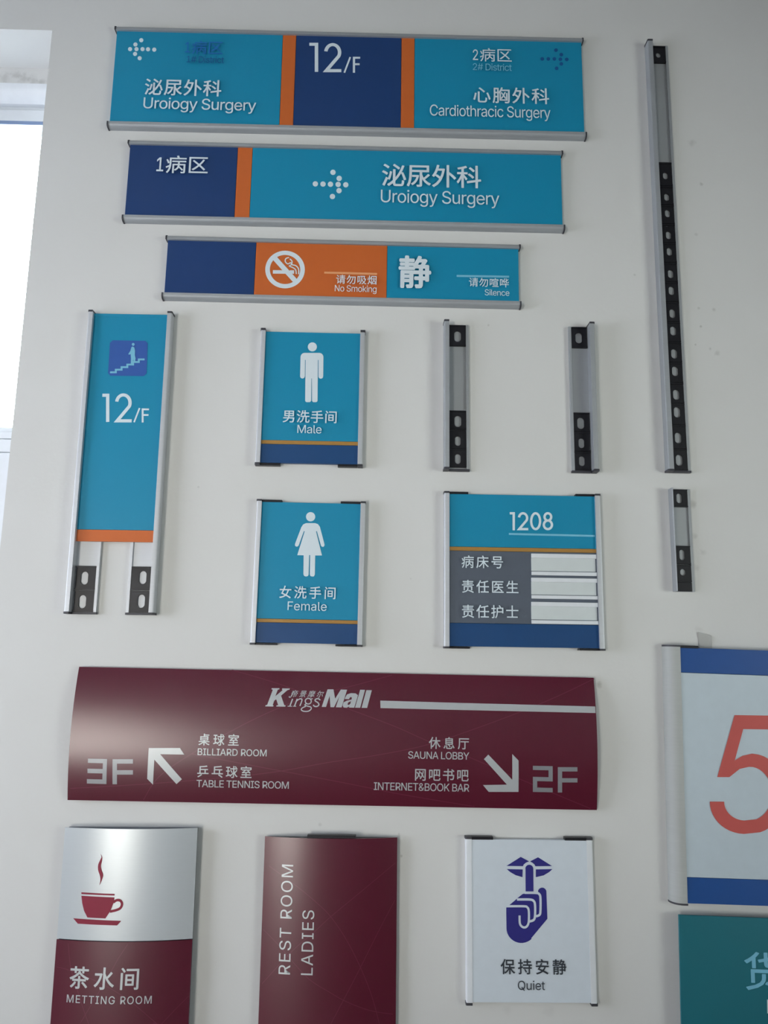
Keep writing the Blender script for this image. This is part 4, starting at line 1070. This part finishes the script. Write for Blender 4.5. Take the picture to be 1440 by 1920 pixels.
shape(S, [[zq(*p) for p in lp] for lp in (smooth_path(steam, 4, True), cup, rim, sauc)], 'print_cup', ps, 'pictogram', **kw)
strokes(S, [([zq(*p) for p in [(598, 728), (625, 710), (656, 714), (670, 742), (656, 776), (620, 794), (568, 806)]], 4.6, False, True)], 'print_cup', ps, 'pictogram_handle', surf=fq, cuts=CQ)
fq2 = lambda u, v: fq(u, v) + .0012
kw = dict(surf=fq2, cuts=CQ)
for i, A in enumerate([[(217, 1072), (240, 1280), (290, 1450), (350, 1640), (420, 1830)], [(720, 1080), (640, 1200), (590, 1290), (490, 1460), (400, 1610), (270, 1830)],
          [(120, 1270), (230, 1300), (430, 1380), (620, 1480), (790, 1600), (1060, 1830)], [(1235, 1515), (1120, 1630), (930, 1830)]]):
    strokes(S, [([zq(*p) for p in A], 1.2, False, True)], 'maroon_line', pm, 'arc_line', lift=.0001 + .00004 * i, **kw)
text(S, '茶水间', zq(230, 1354), zq(814, 1370), 44, 'print_silver', pm, bold=.014, **kw)
text(S, 'METTING ROOM', zq(207, 1530), zq(922, 1551), 15, 'print_silver', pm, bold=.003, spacing=.03, **kw)

zx = Z(460, 1530, 4.5)
S = Sign('restroom_sign', 'plain curved maroon sign with Rest Room Ladies lettering running up its face', 'sign', [(496.7, 1567.5), (745, 1571), (742, 1920), (484.4, 1920)], .011)
a, h = S.W / 2, S.H / 2
fx = lambda u, v: .011 + .014 * (1 - (u / a) ** 2)
S.pd = .021
pm = vcurve_panel(S, 'panel', 'maroon', -h - .1, h, fx, a)
P = [(-a + 2 * a * i / 24, fx(-a + 2 * a * i / 24, 0) - .003) for i in range(25)]
part_label(MB().along_v([(u * .98, d) for u, d in P] + [(a * .98, EPS), (-a * .98, EPS)], -h - .097, h - .002).build('backing', 'black_plastic', S.root, smooth=True), 'dark backing behind the curved face')
u0, v1 = S.loc((576, 1563.3), .024); u1, _ = S.loc((667.5, 1564), .024)
part_label(MB().box(u0, u1, h - .001, h + .005, .010, .0225).build('clip', 'black_plastic', S.root, bevel=.001), 'black clip on the top edge')
loc_curved(S, fx, 0)
CX = (0, -a, a, 40)
kw = dict(surf=fx, cuts=CX)
for i, A in enumerate([[(200, 420), (430, 590), (600, 730), (720, 850), (850, 1040), (970, 1275), (1070, 1530), (1150, 1830)], [(1268, 393), (950, 660), (720, 850), (590, 970), (390, 1145), (140, 1415)],
          [(1262, 708), (1120, 980), (970, 1280), (830, 1550), (680, 1830)], [(150, 955), (290, 1100), (520, 1360), (700, 1480), (850, 1565), (1050, 1640), (1245, 1672)]]):
    strokes(S, [([zx(*p) for p in A], 1.3, False, True)], 'maroon_line', pm, 'arc_line', lift=.0001 + .00004 * i, **kw)
text(S, 'REST ROOM', zx(333, 1335), zx(353, 410), 22, 'print_silver', pm, rot=True, **kw)
text(S, 'LADIES', zx(521, 1342), zx(530, 795), 22.5, 'print_silver', pm, rot=True, **kw)

# ------------------------------------------------------------------ quiet sign
zy = Z(850, 1550, 4.8)
S = side_sign('quiet_sign', 'white sign with dark blue finger on lips symbol and word Quiet', [(872.8, 1572.5), (1110.5, 1576), (1121, 1882), (874.5, 1880.5)], .0108,
              [(0, 'white_panel', 'white panel')], dr=.0125, dp=.0118, rail_mat='frame_white', cap_h=.004, top_bar=.049)
p0 = S.panels[0]
y = lambda L: [zy(*p) for p in L]
def arc2(cx_, cy_, r, a0, a1, n=10):
    return [(cx_ + r * math.cos(math.radians(a0 + (a1 - a0) * k / n)), cy_ - r * math.sin(math.radians(a0 + (a1 - a0) * k / n))) for k in range(n + 1)]
lips = [[(478, 353), (606, 272), (682, 312), (655, 322), (634, 338), (626, 355)], [(888, 354), (762, 275), (690, 312), (712, 324), (730, 340), (738, 356)],
        [(480, 381), (624, 384), (622, 454), (560, 436), (512, 408)], [(892, 381), (742, 384), (742, 454), (812, 438), (862, 408)]]
finger = [(650, 582)] + [(649, 375)] + arc2(683, 378, 36, 180, 0) + [(721, 582)]
hand = [(476, 728), (500, 710), (512, 698), (560, 658), (580, 640), (622, 606), (645, 600), (745, 600), (775, 612), (764, 592), (762, 578)] + arc2(799, 586, 38, 160, 0) + \
       [(841, 700), (846, 828), (700, 1004)] + arc2(612, 912, 134, -46, -180, 14)
shape(S, [y(lp) for lp in lips] + [y(finger)], 'ink_blue', p0, 'pictogram')
hd = shape(S, [y(hand)], 'ink_blue', p0, 'pictogram_hand')
strokes(S, [(y([(640, 594), (742, 595), (772, 606), (783, 640), (783, 755), (775, 792), (742, 806)]), 4.2, False, True),
            (y([(572, 654), (688, 655), (722, 668), (734, 702), (734, 800), (722, 838), (684, 852)]), 4.2, False, True),
            (y([(474, 715), (632, 715), (664, 724), (678, 756), (678, 850), (664, 892), (638, 906), (610, 892), (597, 862), (595, 798)]), 4.0, False, True)],
        'white_panel', p0, 'pictogram_outline', lift=.0007)
text(S, '保持安静', zy(425, 1257), zy(1016, 1261), 30, 'ink_dark', p0, bold=.012)
text(S, 'Quiet', zy(580, 1429), zy(823, 1430), 19, 'ink_dark', p0)

# ------------------------------------------------------------------ large number sign cut by the right edge of the photo
zv, zu = Z(1220, 1180, 6), Z(1220, 1480, 4.364)
DV = .024
cor = [(1246, 1213), (1560, 1222), (1572, 1700), (1266, 1698)]
S = Sign('number_sign', 'big white sign with red number five between blue bands, cut by right edge', 'sign', cor, DV)
S.pd = DV - .001
a, h = S.W / 2, S.H / 2
wr = .0255
def bigrail(sx):
    P = [(sx * a, EPS)]
    for k in range(13):
        t = k / 12 * math.pi / 2
        P.append((sx * (a - wr * .75 * (1 - math.cos(t))), .004 + (DV - .004) * math.sin(t)))
    return P + [(sx * (a - wr), DV), (sx * (a - wr), EPS)]
for sx in (-1, 1):
    MB().along_v(bigrail(sx), -h, h).build('side_rail', 'satin_grey', S.root, smooth=True)
    for sv in (-1, 1):
        v0, v1 = sorted((sv * h, sv * (h + .003)))
        part_label(MB().along_v([(u * 1.002, d + .0006) for u, d in bigrail(sx)[1:-1]] + [(sx * (a - wr - .0006), DV + .0006), (sx * (a - wr - .0006), EPS), (sx * a * 1.002, EPS)], v0, v1).build('end_cap', 'cap_grey', S.root, smooth=True), 'dark plastic end cap')
        if sv > 0:
            u0, u1 = sorted((sx * (a - wr), sx * (a - wr - .034)))
            part_label(MB().box(u0, u1, h - .002, h + .003, EPS, DV).build('clamp_bar', 'black_plastic', S.root, bevel=.0006), 'black clamp bar')
xr = 1400
vt = S.loc((1360, 1264), S.pd)[1]; vbm = S.loc((1380, 1648), S.pd)[1]
part_label(MB().box(-a + wr, a - wr, vt + .0003, h - .001, .003, S.pd).build('panel', 'cobalt', S.root, bevel=.0006), 'blue band along the top')
pw = part_label(MB().box(-a + wr, a - wr, vbm + .0002, vt - .0002, .003, S.pd - .0004).build('panel', 'dull_white', S.root, bevel=.0003), 'white panel')
part_label(MB().box(-a + wr, a - wr, -h + .0005, vbm - .0002, .003, S.pd).build('panel', 'cobalt', S.root, bevel=.0003), 'blue band along the bottom')
five = [(1377, 1340.8), (1462, 1342), (1462, 1368), (1393.3, 1367)] + [(1377.5, 1425.8), (1392, 1417), (1410, 1413)]
five += [(1408 + 66 * math.cos(math.radians(t)), 1488 - 75 * math.sin(math.radians(t))) for t in range(78, -84, -9)]
five += [(1397 + 66.3 * math.cos(math.radians(t)), 1503 - 60.6 * math.sin(math.radians(t))) for t in range(-92, -181, -8)]
five += [(1397 + 39.5 * math.cos(math.radians(t)), 1503 - 35.4 * math.sin(math.radians(t))) for t in range(180, 269, 8)]
five += [(1405 + 42 * math.cos(math.radians(t)), 1488 - 50.5 * math.sin(math.radians(t))) for t in range(-72, 90, 9)]
five += [(1404, 1437.8), (1386.7, 1441.7), (1367.5, 1457), (1344.7, 1457)]
shape(S, [five], 'red', pw, 'numeral')

S = Sign('freight_sign', 'dark teal sign at the bottom right corner with one white character', 'sign', [(1270, 1716), (1560, 1725.5), (1570, 2040), (1283, 2030)], .022)
S.pd = .022
pt = MB().box(-S.W / 2, S.W / 2, -S.H / 2, S.H / 2, .018, .022).build('panel', 'teal', S.root, bevel=.0006)
part_label(MB().box(-S.W / 2 + .02, S.W / 2 - .02, -S.H / 2 + .02, S.H / 2 - .02, EPS, .0178).build('stand_off', 'slate_grey', S.root), 'mounting block hidden behind the panel')
text(S, '货', (1395.5, 1820), (1467, 1822), 72, 'print_pale_blue', pt, bold=.01)
shape(S, [[(1438, 1874), (1441.5, 1874), (1442, 1900), (1438.5, 1900)]], 'print_white', pt, 'lettering_stem')

# scrap of grey tape above the number sign
q = [on_wall(*zv(*p)) for p in [(530, 30), (675, 75), (692, 230), (548, 225)]]
cxq = sum(p[0] for p in q) / 4; czq = min(p[1] for p in q)
nn = 6
vs, fs = [], []
for i in range(nn + 1):
    t = i / nn
    for (p_, r_) in ((q[3], q[0]), (q[2], q[1])):
        vs.append((p_[0] + (r_[0] - p_[0]) * t - cxq, p_[1] + (r_[1] - p_[1]) * t - czq, .0012 + .002 * t * t))
n0 = len(vs)
vs += [(u, v, d - .0005) for u, v, d in vs]
for i in range(nn):
    b = 2 * i
    fs += [(b, b + 1, b + 3, b + 2), (n0 + b, n0 + b + 2, n0 + b + 3, n0 + b + 1), (b, b + 2, n0 + b + 2, n0 + b), (b + 1, n0 + b + 1, n0 + b + 3, b + 3)]
fs += [(0, n0, n0 + 1, 1), (2 * nn, 2 * nn + 1, n0 + 2 * nn + 1, n0 + 2 * nn)]
t_ = MB().add(vs, fs).build('tape_scrap', 'tape_grey')
t_.location = (cxq, 0, czq)
tag(t_, 'torn scrap of grey tape stuck to the wall above the number five sign', 'tape')
